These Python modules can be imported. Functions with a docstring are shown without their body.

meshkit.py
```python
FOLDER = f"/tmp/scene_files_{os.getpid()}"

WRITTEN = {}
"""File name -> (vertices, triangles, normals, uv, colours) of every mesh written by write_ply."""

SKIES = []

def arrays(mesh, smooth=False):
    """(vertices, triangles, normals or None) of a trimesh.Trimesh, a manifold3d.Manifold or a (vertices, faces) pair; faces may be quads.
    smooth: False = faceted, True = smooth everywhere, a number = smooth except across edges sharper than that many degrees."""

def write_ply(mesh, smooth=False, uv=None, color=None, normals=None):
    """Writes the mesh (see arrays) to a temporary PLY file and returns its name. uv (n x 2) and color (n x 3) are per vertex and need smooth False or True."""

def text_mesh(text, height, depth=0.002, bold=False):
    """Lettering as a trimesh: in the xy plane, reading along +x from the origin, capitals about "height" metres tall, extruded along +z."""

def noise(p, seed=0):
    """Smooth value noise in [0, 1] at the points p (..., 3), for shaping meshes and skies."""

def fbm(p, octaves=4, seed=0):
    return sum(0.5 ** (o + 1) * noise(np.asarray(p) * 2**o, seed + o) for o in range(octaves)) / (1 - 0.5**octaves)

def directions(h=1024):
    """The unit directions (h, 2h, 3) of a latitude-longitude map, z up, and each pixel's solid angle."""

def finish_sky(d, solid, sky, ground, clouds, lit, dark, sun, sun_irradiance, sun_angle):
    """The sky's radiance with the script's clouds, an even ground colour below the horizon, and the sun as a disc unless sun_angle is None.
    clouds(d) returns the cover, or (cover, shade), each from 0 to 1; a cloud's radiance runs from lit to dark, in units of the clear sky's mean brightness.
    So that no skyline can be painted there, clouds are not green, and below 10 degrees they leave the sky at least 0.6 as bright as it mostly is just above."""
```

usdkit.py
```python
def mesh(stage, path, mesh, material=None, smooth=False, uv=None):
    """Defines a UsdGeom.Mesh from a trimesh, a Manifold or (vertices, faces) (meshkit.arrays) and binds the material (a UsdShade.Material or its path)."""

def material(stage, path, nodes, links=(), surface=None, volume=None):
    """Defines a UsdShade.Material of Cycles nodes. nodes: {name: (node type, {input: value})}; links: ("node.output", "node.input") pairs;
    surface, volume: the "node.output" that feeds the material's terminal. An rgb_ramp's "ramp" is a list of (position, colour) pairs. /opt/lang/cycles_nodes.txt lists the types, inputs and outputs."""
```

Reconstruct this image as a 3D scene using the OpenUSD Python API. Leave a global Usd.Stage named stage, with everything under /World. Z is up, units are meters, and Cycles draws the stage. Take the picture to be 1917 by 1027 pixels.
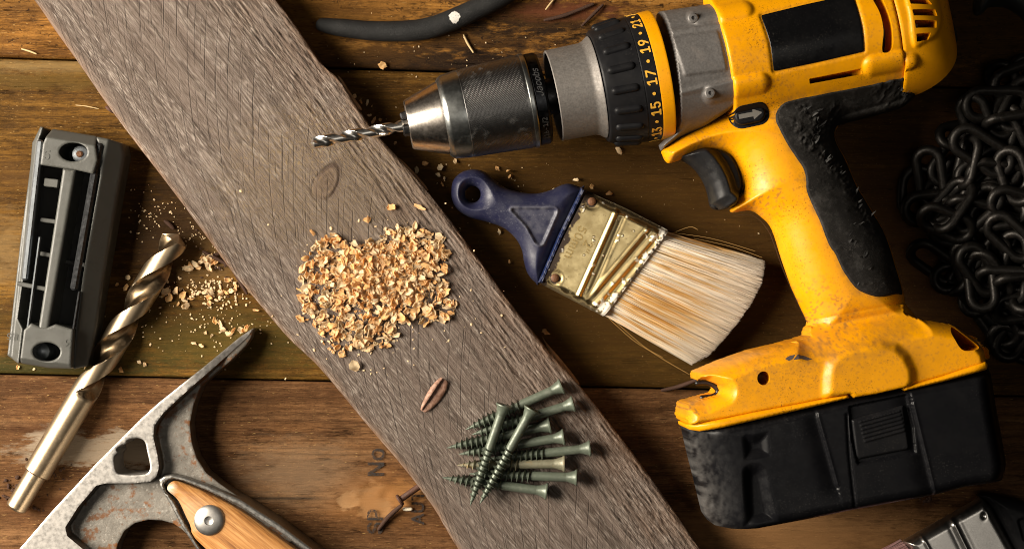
import math, random
import numpy as np, trimesh, shapely, usdkit, meshkit
from pxr import Usd, UsdGeom, UsdLux, UsdShade, Gf, Sdf, Vt
from scipy.spatial import cKDTree, Delaunay
from shapely.geometry import Polygon, LineString, Point
from shapely.ops import unary_union

stage = Usd.Stage.CreateInMemory()
UsdGeom.SetStageUpAxis(stage, 'Z')
UsdGeom.SetStageMetersPerUnit(stage, 1.0)
world = UsdGeom.Xform.Define(stage, '/World')
UsdGeom.Scope.Define(stage, '/World/Looks')
rng = np.random.default_rng(7)
random.seed(7)

# ---------------------------------------------------------------- camera (looks straight down on the bench)
CAM_H = 900.0            # mm above the bench
PXMM = 4.0               # photograph pixels per mm on the bench
CX, CY = 958.5, 513.5
cam = UsdGeom.Camera.Define(stage, '/World/camera')
cam.AddTranslateOp().Set((0, 0, CAM_H / 1000))
cam.CreateHorizontalApertureAttr(36.0)
cam.CreateVerticalApertureAttr(36.0 * 1027 / 1917)
cam.CreateFocalLengthAttr(36.0 * CAM_H / (1917 / PXMM))
cam.CreateClippingRangeAttr((0.05, 20.0))
cam.CreateExposureAttr(0.0)

# ---------------------------------------------------------------- lamps: a soft box low on the left, a weak panel overhead
def rect_light(name, pos, aim, w, h, intensity, color):
    l = UsdLux.RectLight.Define(stage, '/World/' + name)
    p, a = np.array(pos, float), np.array(aim, float)
    z = (p - a) / np.linalg.norm(p - a)
    up = np.array([0, 1.0, 0]) if abs(z[2]) > 0.97 else np.array([0, 0, 1.0])
    x = np.cross(up, z); x /= np.linalg.norm(x)
    y = np.cross(z, x)
    m = Gf.Matrix4d(*x, 0, *y, 0, *z, 0, *p, 1)
    l.AddTransformOp().Set(m)
    l.CreateWidthAttr(w); l.CreateHeightAttr(h)
    l.CreateIntensityAttr(intensity)
    l.CreateColorAttr(Gf.Vec3f(*color))
    return l
rect_light('key_softbox', (-0.74, 0.10, 0.50), (0.0, 0.0, 0.02), 0.44, 0.58, 33.0, (1.0, 0.90, 0.76))
rect_light('overhead_panel', (0.23, -0.13, 1.75), (0.23, -0.13, 0.0), 0.84, 0.58, 1.35, (1.0, 0.93, 0.82))
# ---------------------------------------------------------------- helpers: names, things, parts
BASE, USED = {}, {}
def numbered(parent, name):
    k = (parent, name)
    n = USED.get(k, 0); USED[k] = n + 1
    return name if n == 0 else f'{name}_{n:03d}'
def tag(prim, label=None, cat=None, group=None, kind=None):
    p = prim.GetPrim() if hasattr(prim, 'GetPrim') else prim
    for k, v in (('label', label), ('category', cat), ('group', group), ('kind', kind)):
        if v: p.SetCustomDataByKey(k, v)
    return p
def thing(name, label, cat, loc=(0, 0, 0), group=None, kind=None):
    """loc in mm"""
    path = '/World/' + numbered('/World', name)
    x = UsdGeom.Xform.Define(stage, path)
    x.AddTranslateOp().Set(tuple(float(c) / 1000 for c in loc))
    BASE[path] = np.array(loc, float)
    tag(x, label, cat, group, kind)
    return path
def emit(parent, name, vf, mat, smooth=True, F=None, attrs=None, label=None):
    """vf: trimesh or (v, f) in mm, in the frame F; becomes one Mesh below parent"""
    if hasattr(vf, 'vertices'): vf = (np.array(vf.vertices), np.array(vf.faces))
    v, f = np.asarray(vf[0], float), np.asarray(vf[1], int)
    if F is not None: v = v @ F.M[:3, :3].T + F.M[:3, 3]
    u_, inv_ = np.unique(f, return_inverse=True)                   # only the vertices in use
    if len(u_) < len(v):
        v, f = v[u_], inv_.reshape(f.shape)
        attrs = {k: np.asarray(x)[u_] for k, x in (attrs or {}).items()}
    base = BASE.get(parent, np.zeros(3))
    path = parent + '/' + numbered(parent, name)
    BASE[path] = base
    m = usdkit.mesh(stage, path, ((v - base) / 1000, f), mat, smooth=smooth)
    for k, a in (attrs or {}).items():
        a = np.asarray(a, np.float32)
        api = UsdGeom.PrimvarsAPI(m)
        if a.ndim == 1: api.CreatePrimvar(k, Sdf.ValueTypeNames.FloatArray, 'vertex').Set(Vt.FloatArray.FromNumpy(a))
        else: api.CreatePrimvar(k, Sdf.ValueTypeNames.Color3fArray, 'vertex').Set(Vt.Vec3fArray.FromNumpy(a))
    if label: m.GetPrim().SetCustomDataByKey('label', label)
    return path
def lone(name, label, cat, vf, mat, smooth=True, F=None, group=None, kind=None, loc=None, attrs=None):
    """a thing that is one mesh"""
    if hasattr(vf, 'vertices'): vf = (np.array(vf.vertices), np.array(vf.faces))
    v = np.asarray(vf[0], float)
    if F is not None: v = v @ F.M[:3, :3].T + F.M[:3, 3]
    c = np.array([v[:, 0].mean(), v[:, 1].mean(), v[:, 2].min()])
    path = emit('/World', name, (v - c, vf[1]), mat, smooth, attrs=attrs)
    UsdGeom.Xformable(stage.GetPrimAtPath(path)).AddTranslateOp().Set(tuple(float(x) / 1000 for x in c))
    tag(stage.GetPrimAtPath(path), label, cat, group, kind)
    return path

class Frame:
    """a rigid frame (mm); q() gives the local xy of what the photograph shows at a pixel, at local height z"""
    def __init__(self, M=None):
        self.M = np.eye(4) if M is None else np.asarray(M, float)
        self.I = np.linalg.inv(self.M)
    def q(self, pts, z=0.0):
        p = np.atleast_2d(np.asarray(pts, float))
        T = np.stack([(p[:, 0] - CX) / PXMM, (CY - p[:, 1]) / PXMM, np.zeros(len(p))], 1)
        C = np.array([0, 0, CAM_H])
        Tl = T @ self.I[:3, :3].T + self.I[:3, 3]
        Cl = self.I[:3, :3] @ C + self.I[:3, 3]
        t = (Cl[2] - z) / (Cl[2] - Tl[:, 2])
        r = Cl + (Tl - Cl) * t[:, None]
        return r[:, :2]
    def p(self, x, y, z=0.0):
        return np.append(self.q([(x, y)], z)[0], z)
FLAT = Frame()

def spline(pts, closed=True, n=8):
    """Catmull-Rom through the points"""
    p = np.asarray(pts, float)
    out = []
    m = len(p)
    for i in range(m if closed else m - 1):
        if closed: a, b, c, d = p[(i - 1) % m], p[i], p[(i + 1) % m], p[(i + 2) % m]
        else: a, b, c, d = p[max(i - 1, 0)], p[i], p[i + 1], p[min(i + 2, m - 1)]
        for t in np.arange(n) / n:
            out.append(0.5 * ((2 * b) + (-a + c) * t + (2 * a - 5 * b + 4 * c - d) * t * t + (-a + 3 * b - 3 * c + d) * t ** 3))
    if not closed: out.append(p[-1])
    return np.array(out)
def poly(pts, r=0.0):
    g = Polygon(pts)
    if not g.is_valid: g = g.buffer(0)
    if r > 0: g = g.buffer(-r).buffer(2 * r).buffer(-r)
    if g.geom_type == 'MultiPolygon': g = max(g.geoms, key=lambda x: x.area)
    return g
def rings_of(g):
    gs = g.geoms if hasattr(g, 'geoms') else [g]
    for x in gs:
        yield x.exterior
        for i in x.interiors: yield i
def resample(ring, h):
    n = max(3, int(math.ceil(ring.length / h)))
    d = np.linspace(0, ring.length, n, endpoint=False)
    return shapely.get_coordinates(shapely.line_interpolate_point(ring, d))
def dist_to(line, h=0.25):
    """distance function to a line (or list of points)"""
    if not hasattr(line, 'length'): line = LineString(line)
    n = max(2, int(line.length / h))
    k = cKDTree(shapely.get_coordinates(shapely.line_interpolate_point(line, np.linspace(0, line.length, n))))
    return lambda xy: k.query(xy)[0]
def sdf(g, h=0.25):
    """signed distance, positive inside"""
    pts = np.vstack([resample(r, h) for r in rings_of(g)])
    k = cKDTree(pts)
    shapely.prepare(g)
    def f(xy):
        d = k.query(xy)[0]
        return np.where(shapely.contains_xy(g, xy[:, 0], xy[:, 1]), d, -d)
    return f
def sstep(x, a=0.0, b=1.0):
    t = np.clip((x - a) / (b - a), 0, 1)
    return t * t * (3 - 2 * t)
def dome(d, r, h):
    return h * np.sqrt(np.clip(1 - (1 - np.clip(d / r, 0, 1)) ** 2, 0, 1))
def smax(a, b, k):
    h = np.clip(0.5 + 0.5 * (a - b) / k, 0, 1)
    return b * (1 - h) + a * h + k * h * (1 - h)

def triangulate(g, h, offs, lines=()):
    g0 = g
    B = np.vstack([resample(r, h) for r in rings_of(g)])
    parts = [B]
    for o in offs:
        gi = g.buffer(-o)
        if gi.is_empty: continue
        parts += [resample(r, h) for r in rings_of(gi) if r.length > h]
    ext = []
    for L, w in lines:                                          # mesh edges follow these creases
        L = L if hasattr(L, 'length') else LineString(L)
        for o in (0.0, w, -w):
            Lo = L if o == 0 else L.offset_curve(o)
            if Lo.is_empty: continue
            for piece in (Lo.geoms if hasattr(Lo, 'geoms') else [Lo]):
                ext.append(shapely.get_coordinates(shapely.line_interpolate_point(piece, np.arange(0, piece.length, min(h, max(w, 0.3) * 1.2)))))
    if ext:
        X = np.vstack(ext)
        X = X[shapely.contains_xy(g, X[:, 0], X[:, 1])]
        X = X[cKDTree(np.vstack(parts)).query(X)[0] > 0.2 * h]
        bad = cKDTree(X).query_pairs(0.15 * h, output_type='ndarray')
        keep = np.ones(len(X), bool)
        if len(bad): keep[bad[:, 1]] = False
        parts.append(X[keep])
    x0, y0, x1, y1 = g.bounds
    xs, ys = np.arange(x0, x1, h), np.arange(y0, y1, h * 0.866)
    X, Y = np.meshgrid(xs, ys)
    X = X + (np.arange(len(ys)) % 2)[:, None] * h / 2
    G = np.stack([X.ravel(), Y.ravel()], 1)
    shapely.prepare(g0)
    G = G[shapely.contains_xy(g0, G[:, 0], G[:, 1])]
    kt = cKDTree(np.vstack(parts))
    G = G[kt.query(G)[0] > 0.62 * h]
    P = np.vstack(parts + [G])
    T = Delaunay(P).simplices
    c = P[T].mean(1)
    a, b = P[T[:, 1]] - P[T[:, 0]], P[T[:, 2]] - P[T[:, 0]]
    ar = a[:, 0] * b[:, 1] - a[:, 1] * b[:, 0]
    T = np.where((ar < 0)[:, None], T[:, [0, 2, 1]], T)
    T = T[shapely.contains_xy(g0, c[:, 0], c[:, 1]) & (np.abs(ar) > 1e-7)]
    d = cKDTree(np.vstack([resample(r, h / 4) for r in rings_of(g)])).query(P)[0]
    d[:len(B)] = 0
    return P, T, d
def relief(g, top, h=1.0, bottom='mirror', offs=(0.12, 0.4), attr=None, lines=()):
    """a solid over polygon g: top(xy, d) gives the upper surface (d = distance to the outline); bottom = 'mirror', a height or a function"""
    P, T, d = triangulate(g, h, [o * h for o in offs], lines)
    zt = top(P, d)
    if isinstance(bottom, str): zb = -zt
    elif callable(bottom): zb = bottom(P, d)
    else: zb = np.full(len(P), float(bottom))
    e = np.vstack([T[:, [0, 1]], T[:, [1, 2]], T[:, [2, 0]]])
    es = np.sort(e, 1)
    _, idx, cnt = np.unique(es, axis=0, return_index=True, return_counts=True)
    be = e[idx[cnt == 1]]
    n = len(P)
    V = [np.column_stack([P, zt]), np.column_stack([P, zb])]
    Fc = [T, T[:, ::-1] + n]
    be = be[(np.abs(zt[be] - zb[be]).max(1) > 1e-3)]
    if len(be):
        u, inv = np.unique(be.ravel(), return_inverse=True)
        inv = inv.reshape(-1, 2)
        m = len(u)
        V += [np.column_stack([P[u], zt[u]]), np.column_stack([P[u], zb[u]])]
        a, b = inv[:, 0] + 2 * n, inv[:, 1] + 2 * n
        Fc += [np.stack([b, a, a + m], 1), np.stack([b, a + m, b + m], 1)]
    V, Fc = np.vstack(V), np.vstack(Fc)
    if attr is not None:
        A = attr(V[:, :2])
        return V, Fc, A
    return V, Fc
def fbm2(xy, sx, sy, seed=0, oct=4):
    xy = np.asarray(xy)
    return meshkit.fbm(np.column_stack([xy[:, 0] / sx + 500, xy[:, 1] / sy + 500, np.full(len(xy), 3.7 + seed)]), oct, seed) - 0.5

def join(*ms):
    V, Fc, n = [], [], 0
    for m in ms:
        v, f = (np.array(m.vertices), np.array(m.faces)) if hasattr(m, 'vertices') else m[:2]
        V.append(v); Fc.append(np.asarray(f) + n); n += len(v)
    return np.vstack(V), np.vstack(Fc)
def frame_axes(a, b, up=(0, 0, 1.0)):
    z = np.asarray(b, float) - np.asarray(a, float)
    L = np.linalg.norm(z); z /= L
    u = np.asarray(up, float) - np.dot(up, z) * z
    if np.linalg.norm(u) < 1e-6: u = np.array([1.0, 0, 0]) - z[0] * z
    u /= np.linalg.norm(u)
    return z, u, np.cross(z, u), L
def lathe(prof, o, axis, n=96, up=(0, 0, 1.0), rad=None):
    """prof: [(s, r)] along axis from o. sharp corners stay sharp by the smoothing angle"""
    z, u, w, _ = frame_axes((0, 0, 0), axis, up)
    prof = np.asarray(prof, float)
    th = np.linspace(0, 2 * np.pi, n, endpoint=False)
    S, R = prof[:, 0], prof[:, 1]
    RR = R[:, None] * np.ones(n) if rad is None else rad(S[:, None] + 0 * th, R[:, None] + 0 * th, th[None] + 0 * S[:, None])
    V = o + S[:, None, None] * z + RR[..., None] * (np.cos(th)[:, None] * u + np.sin(th)[:, None] * w)
    m = len(prof)
    i, j = np.meshgrid(np.arange(m - 1), np.arange(n), indexing='ij')
    a, b = (i * n + j).ravel(), (i * n + (j + 1) % n).ravel()
    F = np.vstack([np.stack([a, b, b + n], 1), np.stack([a, b + n, a + n], 1)])
    V = V.reshape(-1, 3)
    k = len(V)
    V = np.vstack([V, o + S[0] * z, o + S[-1] * z])
    r0, r1 = np.arange(n), (m - 1) * n + np.arange(n)
    F = np.vstack([F, np.stack([np.full(n, k), (r0 + 1) % n, r0], 1), np.stack([np.full(n, k + 1), r1, (m - 1) * n + (np.arange(n) + 1) % n], 1)])
    if np.dot(np.cross(V[F[0, 1]] - V[F[0, 0]], V[F[0, 2]] - V[F[0, 0]]), V[F[0, 0]] - (o + S[0] * z)) < 0: F = F[:, ::-1]
    return V, F
def tube(path, r, n=16, closed=False, caps=True):
    """swept round tube along path (m x 3); r scalar or per point; rounded ends"""
    p = np.asarray(path, float)
    m = len(p)
    r = np.full(m, r) if np.ndim(r) == 0 else np.asarray(r, float)
    t = np.roll(p, -1, 0) - np.roll(p, 1, 0) if closed else np.gradient(p, axis=0)
    t /= np.linalg.norm(t, axis=1, keepdims=True)
    u = np.zeros_like(p)
    a = np.array([0, 0, 1.0]) if abs(t[0, 2]) < 0.9 else np.array([1.0, 0, 0])
    for i in range(m):
        a = a - np.dot(a, t[i]) * t[i]; a /= np.linalg.norm(a); u[i] = a
    w = np.cross(t, u)
    if not closed and caps:
        q, rr, tt, uu, ww = [], [], [], [], []
        for k in (0.0, 0.35, 0.65, 0.88):
            q.append(p[0] - t[0] * r[0] * math.sqrt(max(0, 1 - k * k))); rr.append(r[0] * max(k, 0.02))
        q2 = [p[-1] + t[-1] * r[-1] * math.sqrt(max(0, 1 - k * k)) for k in (0.88, 0.65, 0.35, 0.0)]
        p = np.vstack([q, p, q2]); r = np.concatenate([rr, r, [r[-1] * max(k, 0.02) for k in (0.88, 0.65, 0.35, 0.0)]])
        u = np.vstack([[u[0]] * 4, u, [u[-1]] * 4]); w = np.vstack([[w[0]] * 4, w, [w[-1]] * 4]); m += 8
    th = np.linspace(0, 2 * np.pi, n, endpoint=False)
    V = p[:, None] + r[:, None, None] * (np.cos(th)[:, None] * u[:, None] + np.sin(th)[:, None] * w[:, None])
    i, j = np.meshgrid(np.arange(m if closed else m - 1), np.arange(n), indexing='ij')
    a, b = (i * n + j).ravel(), (i * n + (j + 1) % n).ravel()
    c, d = (((i + 1) % m) * n + j).ravel(), (((i + 1) % m) * n + (j + 1) % n).ravel()
    F = np.vstack([np.stack([a, b, d], 1), np.stack([a, d, c], 1)])
    return V.reshape(-1, 3), F
def rbox(p0, p1, w, h, up=(0, 0, 1.0), c=0.3):
    """bar from p0 to p1, width w across, height h along up, chamfered"""
    z, u, s, L = frame_axes(p0, p1, up)
    a, b = w / 2, h / 2
    sec = np.array([(-a + c, -b), (a - c, -b), (a, -b + c), (a, b - c), (a - c, b), (-a + c, b), (-a, b - c), (-a, -b + c)])
    V = []
    for t, k in ((0, 1 - c / max(a, b)), (min(c, L / 3), 1), (L - min(c, L / 3), 1), (L, 1 - c / max(a, b))):
        V.append(np.asarray(p0) + t * z + k * (sec[:, :1] * s + sec[:, 1:] * u))
    V = np.vstack(V)
    F = []
    for i in range(3):
        for j in range(8):
            a0, b0 = i * 8 + j, i * 8 + (j + 1) % 8
            F += [(a0, b0, b0 + 8), (a0, b0 + 8, a0 + 8)]
    for j in range(1, 7): F += [(0, j + 1, j), (24, 24 + j, 24 + j + 1)]
    F = np.array(F)
    tm = trimesh.Trimesh(V, F, process=False)
    if tm.volume < 0: F = F[:, ::-1]
    return V, F
def text_on(fn, text, height, depth=0.15, bold=False, shear=0.0):
    """lettering whose flat points (x, y, z) are carried to the surface by fn"""
    t = meshkit.text_mesh(text, height, depth, bold)
    v, f = trimesh.remesh.subdivide_to_size(np.array(t.vertices), np.array(t.faces), height / 3, max_iter=6)
    v[:, 0] -= (v[:, 0].min() + v[:, 0].max()) / 2
    v[:, 1] -= height / 2
    v[:, 0] += shear * v[:, 1]
    out = fn(v)
    tm = trimesh.Trimesh(out, f, process=False)
    if tm.volume < 0: f = f[:, ::-1]
    return out, f

# ---------------------------------------------------------------- materials
class Nodes:
    def __init__(self): self.n, self.l = {}, []
    def __call__(self, kind, out=None, **inp):
        name = f'{kind}_{len(self.n)}'
        vals = {}
        for k, v in inp.items():
            if isinstance(v, str) and '.' in v and v.split('.')[0] in self.n: self.l.append((v, f'{name}.{k}'))
            else: vals[k] = v
        self.n[name] = (kind, vals)
        return f'{name}.{out}' if out else name
    def pos(self, scale=(1, 1, 1), rot=0.0, loc=(0, 0, 0)):
        g = self('geometry', 'position')
        r = self('mapping', 'vector', vector=g, rotation=(0, 0, rot), scale=(1000.0, 1000.0, 1000.0))
        return self('mapping', 'vector', vector=r, scale=scale, location=loc)
    def noise(self, vec, scale=1.0, detail=4, rough=0.55, dist=0.0): return self('noise_texture', 'fac', vector=vec, scale=scale, detail=detail, roughness=rough, distortion=dist)
    def ramp(self, fac, *stops): return self('rgb_ramp', 'color', fac=fac, ramp=list(stops))
    def mixc(self, fac, a, b, how='mix'): return self('mix', 'color', mix_type=how, fac=fac, color1=a, color2=b)
    def math(self, how, a, b=0.0, clamp=False): return self('math', 'value', math_type=how, value1=a, value2=b, use_clamp=clamp)
    def remap(self, v, a, b, c=0.0, d=1.0): return self('map_range', 'result', value=v, from_min=a, from_max=b, to_min=c, to_max=d, clamp=True)
    def bump(self, height, dist=0.0002, strength=1.0, normal=None):
        kw = dict(height=height, distance=dist, strength=strength, use_object_space=False)
        if normal: kw['normal'] = normal
        return self('bump', 'normal', **kw)
    def done(self, name, **p):
        b = self('principled_bsdf', **p)
        return usdkit.material(stage, '/World/Looks/' + name, self.n, self.l, surface=b + '.BSDF')
def grey(x): return (x, x, x)

def plastic(name, col, rough=0.4, grime=0.3, speck=(0.05, 0.03, 0.02), speck_amt=0.5, dust=(0.45, 0.36, 0.26), dust_amt=0.0, bump=0.00003, spec=0.35, extra=None):
    N = Nodes()
    p = N.pos()
    big = N.noise(p, 0.09, 5, 0.6)
    c = N.mixc(N.remap(big, 0.45, 0.75, 0, grime), col, tuple(np.array(col) * 0.45 + np.array(speck) * 0.4))
    fine = N.noise(p, 1.15, 3, 0.6)
    area = N.remap(N.noise(p, 0.055, 3, 0.5), 0.45, 0.68)
    sp = N.math('multiply', N.remap(fine, 0.60, 0.65), N.math('multiply', area, speck_amt))
    c = N.mixc(sp, c, speck)
    tiny = N.math('multiply', N.remap(N.noise(p, 1.9, 2, 0.5), 0.66, 0.70), N.math('multiply', N.remap(N.noise(p, 0.03, 4, 0.6), 0.42, 0.62), speck_amt * 0.9))
    c = N.mixc(tiny, c, speck)
    if dust_amt:
        du = N.math('multiply', N.remap(N.noise(p, 0.13, 6, 0.75), 0.5, 0.72), dust_amt)
        c = N.mixc(du, c, dust)
    if extra:
        e = N('attribute', 'fac', attribute=extra)
        c = N.mixc(e, c, dust)
    r = N.remap(N.noise(p, 0.3, 4, 0.6), 0.3, 0.7, rough - 0.07, rough + 0.14)
    nb = N.bump(N.noise(p, 3.0, 3, 0.6), bump)
    return N.done(name, base_color=c, roughness=r, normal=nb, specular_ior_level=spec)
def metal(name, col, rough=0.3, stretch=(1, 1, 1), rot=0.0, stain=(0.12, 0.06, 0.025), stain_amt=0.0, bump=0.00004, var=0.25, metallic=1.0, stain_scale=0.2, rvar=None):
    N = Nodes()
    p = N.pos()
    g = N.noise(N.pos(stretch, rot), 1.2, 4, 0.6)
    c = N.mixc(N.remap(g, 0.3, 0.7), tuple(np.array(col) * (1 - var)), tuple(np.minimum(np.array(col) * (1 + var * 0.6), 1)))
    met = metallic
    if stain_amt:
        s = N.math('multiply', N.remap(N.noise(p, stain_scale, 6, 0.65), 0.56, 0.66), stain_amt)
        c = N.mixc(s, c, stain)
        met = N.math('subtract', metallic, N.math('multiply', s, 0.8), True)
        s2 = N.math('multiply', N.remap(N.noise(p, 1.3, 4, 0.6), 0.62, 0.7), stain_amt * 0.8)
        c = N.mixc(s2, c, stain)
    if rvar is None: rvar = 0.02 if bump <= 0 else 0.09
    r = N.remap(N.noise(p, 0.5, 4, 0.6), 0.3, 0.7, max(rough - rvar, 0.04), rough + rvar * 1.5)
    if bump <= 0: return N.done(name, base_color=c, roughness=r, metallic=met)
    nb = N.bump(g, bump)
    return N.done(name, base_color=c, roughness=r, metallic=met, normal=nb)
# ---------------------------------------------------------------- the setting: a bench of old planks
def spot(N, px, rx, ry, rough=0.5, rot=0.0, freq=0.2, soft=0.55, z=0.0):
    """mask of a stain or painted shade patch round a point of the bench (radii in mm), with a ragged edge"""
    x, y = FLAT.q([px], z)[0]
    g = N('geometry', 'position')
    v = N('mapping', 'vector', vector=g, scale=(1000.0, 1000.0, 0.0), location=(-x, -y, 0))
    v = N('mapping', 'vector', vector=v, rotation=(0, 0, rot))
    v = N('mapping', 'vector', vector=v, scale=(1.0 / rx, 1.0 / ry, 0.0))
    d = N('vector_math', 'value', math_type='length', vector1=v)
    n = N.noise(N.pos((freq * 0.45, freq * 1.5, freq)), 1.0, 6, 0.7)
    d = N.math('add', d, N.math('multiply', N.math('subtract', n, 0.5), rough * 4))
    return N.remap(d, 1.0 - soft, 1.0 + soft, 1.0, 0.0)

def wood_plank(name, dark, mid, light, seed, stains_and_shade=(), rings=0.35, pits=0.6, bump=0.00025, worm=0.0, streak=0.5):
    N = Nodes()
    p = N.pos()
    bands = N.noise(N.pos((0.006, 0.085, 0.05), loc=(seed, seed * 2, 0)), 1.0, 3, 0.5, 0.6)
    fine = N.noise(N.pos((0.014, 0.75, 0.3), loc=(seed * 3, seed, 0)), 1.0, 5, 0.62, 0.4)
    mott = N.noise(N.pos((0.05, 0.11, 0.1), loc=(seed, seed * 5, 0)), 1.0, 6, 0.7)
    sawn = N.noise(N.pos((1.1, 0.05, 0.1), loc=(seed, seed, 0)), 1.0, 3, 0.6)
    grow = N('wave_texture', 'fac', vector=N.pos((0.004, 0.055, 0.02), loc=(seed, seed, 0)), wave_type='bands', bands_direction='y', scale=1.6, distortion=9.0, detail=3.0, detail_scale=0.9, detail_roughness=0.55)
    pore = N.noise(N.pos((0.16, 1.7, 0.5), loc=(seed, seed * 7, 0)), 1.0, 3, 0.7)
    pit = N.noise(N.pos((0.10, 0.45, 0.3), loc=(seed, 0, 0)), 1.0, 5, 0.7)
    c = N.ramp(bands, (0.25, dark), (0.5, mid), (0.78, light))
    c = N.mixc(N.math('multiply', N.remap(grow, 0.5, 0.95), rings), c, tuple(np.array(dark) * 0.9))
    c = N.mixc(N.remap(fine, 0.42, 0.72, 0, streak), c, tuple(np.array(dark) * 0.55))
    c = N.mixc(N.remap(mott, 0.46, 0.72, 0, 0.8), c, tuple(np.array(dark) * 0.6))
    c = N.mixc(N.remap(sawn, 0.52, 0.75, 0, 0.22), c, tuple(np.array(dark) * 0.7))
    c = N.mixc(N.math('multiply', N.remap(pit, 0.585, 0.68), pits), c, tuple(np.array(dark) * 0.25))
    c = N.mixc(N.remap(pore, 0.53, 0.68, 0, 0.75), c, tuple(np.array(dark) * 0.4))
    c = N.mixc(N.remap(pore, 0.44, 0.30, 0, 0.35), c, tuple(np.minimum(np.array(light) * 1.25, 1)))
    wm = N.math('multiply', N.remap(N.noise(N.pos((0.30, 0.52, 0.4), loc=(seed, 9.0, 0)), 1.0, 3, 0.6, 1.2), 0.60, 0.655), worm)
    c = N.mixc(wm, c, tuple(np.array(dark) * 0.3))
    fl = N.math('multiply', N.remap(N.noise(N.pos((0.35, 1.5, 0.4), loc=(seed, 19.0, 0)), 1.0, 2, 0.5), 0.68, 0.73), 0.5)
    c = N.mixc(fl, c, (0.42, 0.27, 0.10))
    grit = N.noise(N.pos((0.9, 1.3, 1.0), loc=(seed, 0, 0)), 1.0, 4, 0.75)
    c = N.mixc(N.remap(grit, 0.55, 0.68, 0, 0.55), c, tuple(np.array(dark) * 0.35))
    cn = N.noise(N.pos((0.012, 0.22, 0.1), loc=(seed * 2, seed * 3, 0)), 1.0, 4, 0.55, 0.3)
    crk = N.math('multiply', N.remap(N.math('absolute', N.math('subtract', cn, 0.5)), 0.0, 0.009, 1.0, 0.0), N.remap(mott, 0.50, 0.60))
    c = N.mixc(N.math('multiply', crk, 0.85), c, tuple(np.array(dark) * 0.15))
    for px, rx, ry, col, amt, rough, *sf in stains_and_shade:
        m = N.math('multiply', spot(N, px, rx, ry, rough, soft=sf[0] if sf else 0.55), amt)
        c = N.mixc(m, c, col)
    dust = N.math('multiply', N.remap(N.noise(p, 1.6, 3, 0.6), 0.66, 0.72), 0.35)
    c = N.mixc(dust, c, (0.30, 0.19, 0.08))
    h = N.math('add', N.math('multiply', fine, 0.6), N.math('multiply', N.math('add', N.math('add', pit, pore), crk), -0.6))
    h = N.math('add', h, N.math('multiply', N.noise(p, 2.2, 4, 0.65), 0.35))
    nb = N.bump(h, bump)
    r = N.remap(N.noise(p, 0.08, 4, 0.6), 0.3, 0.7, 0.55, 0.75)
    return N.done(name, base_color=c, roughness=r, normal=nb, specular_ior_level=0.06)

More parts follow.
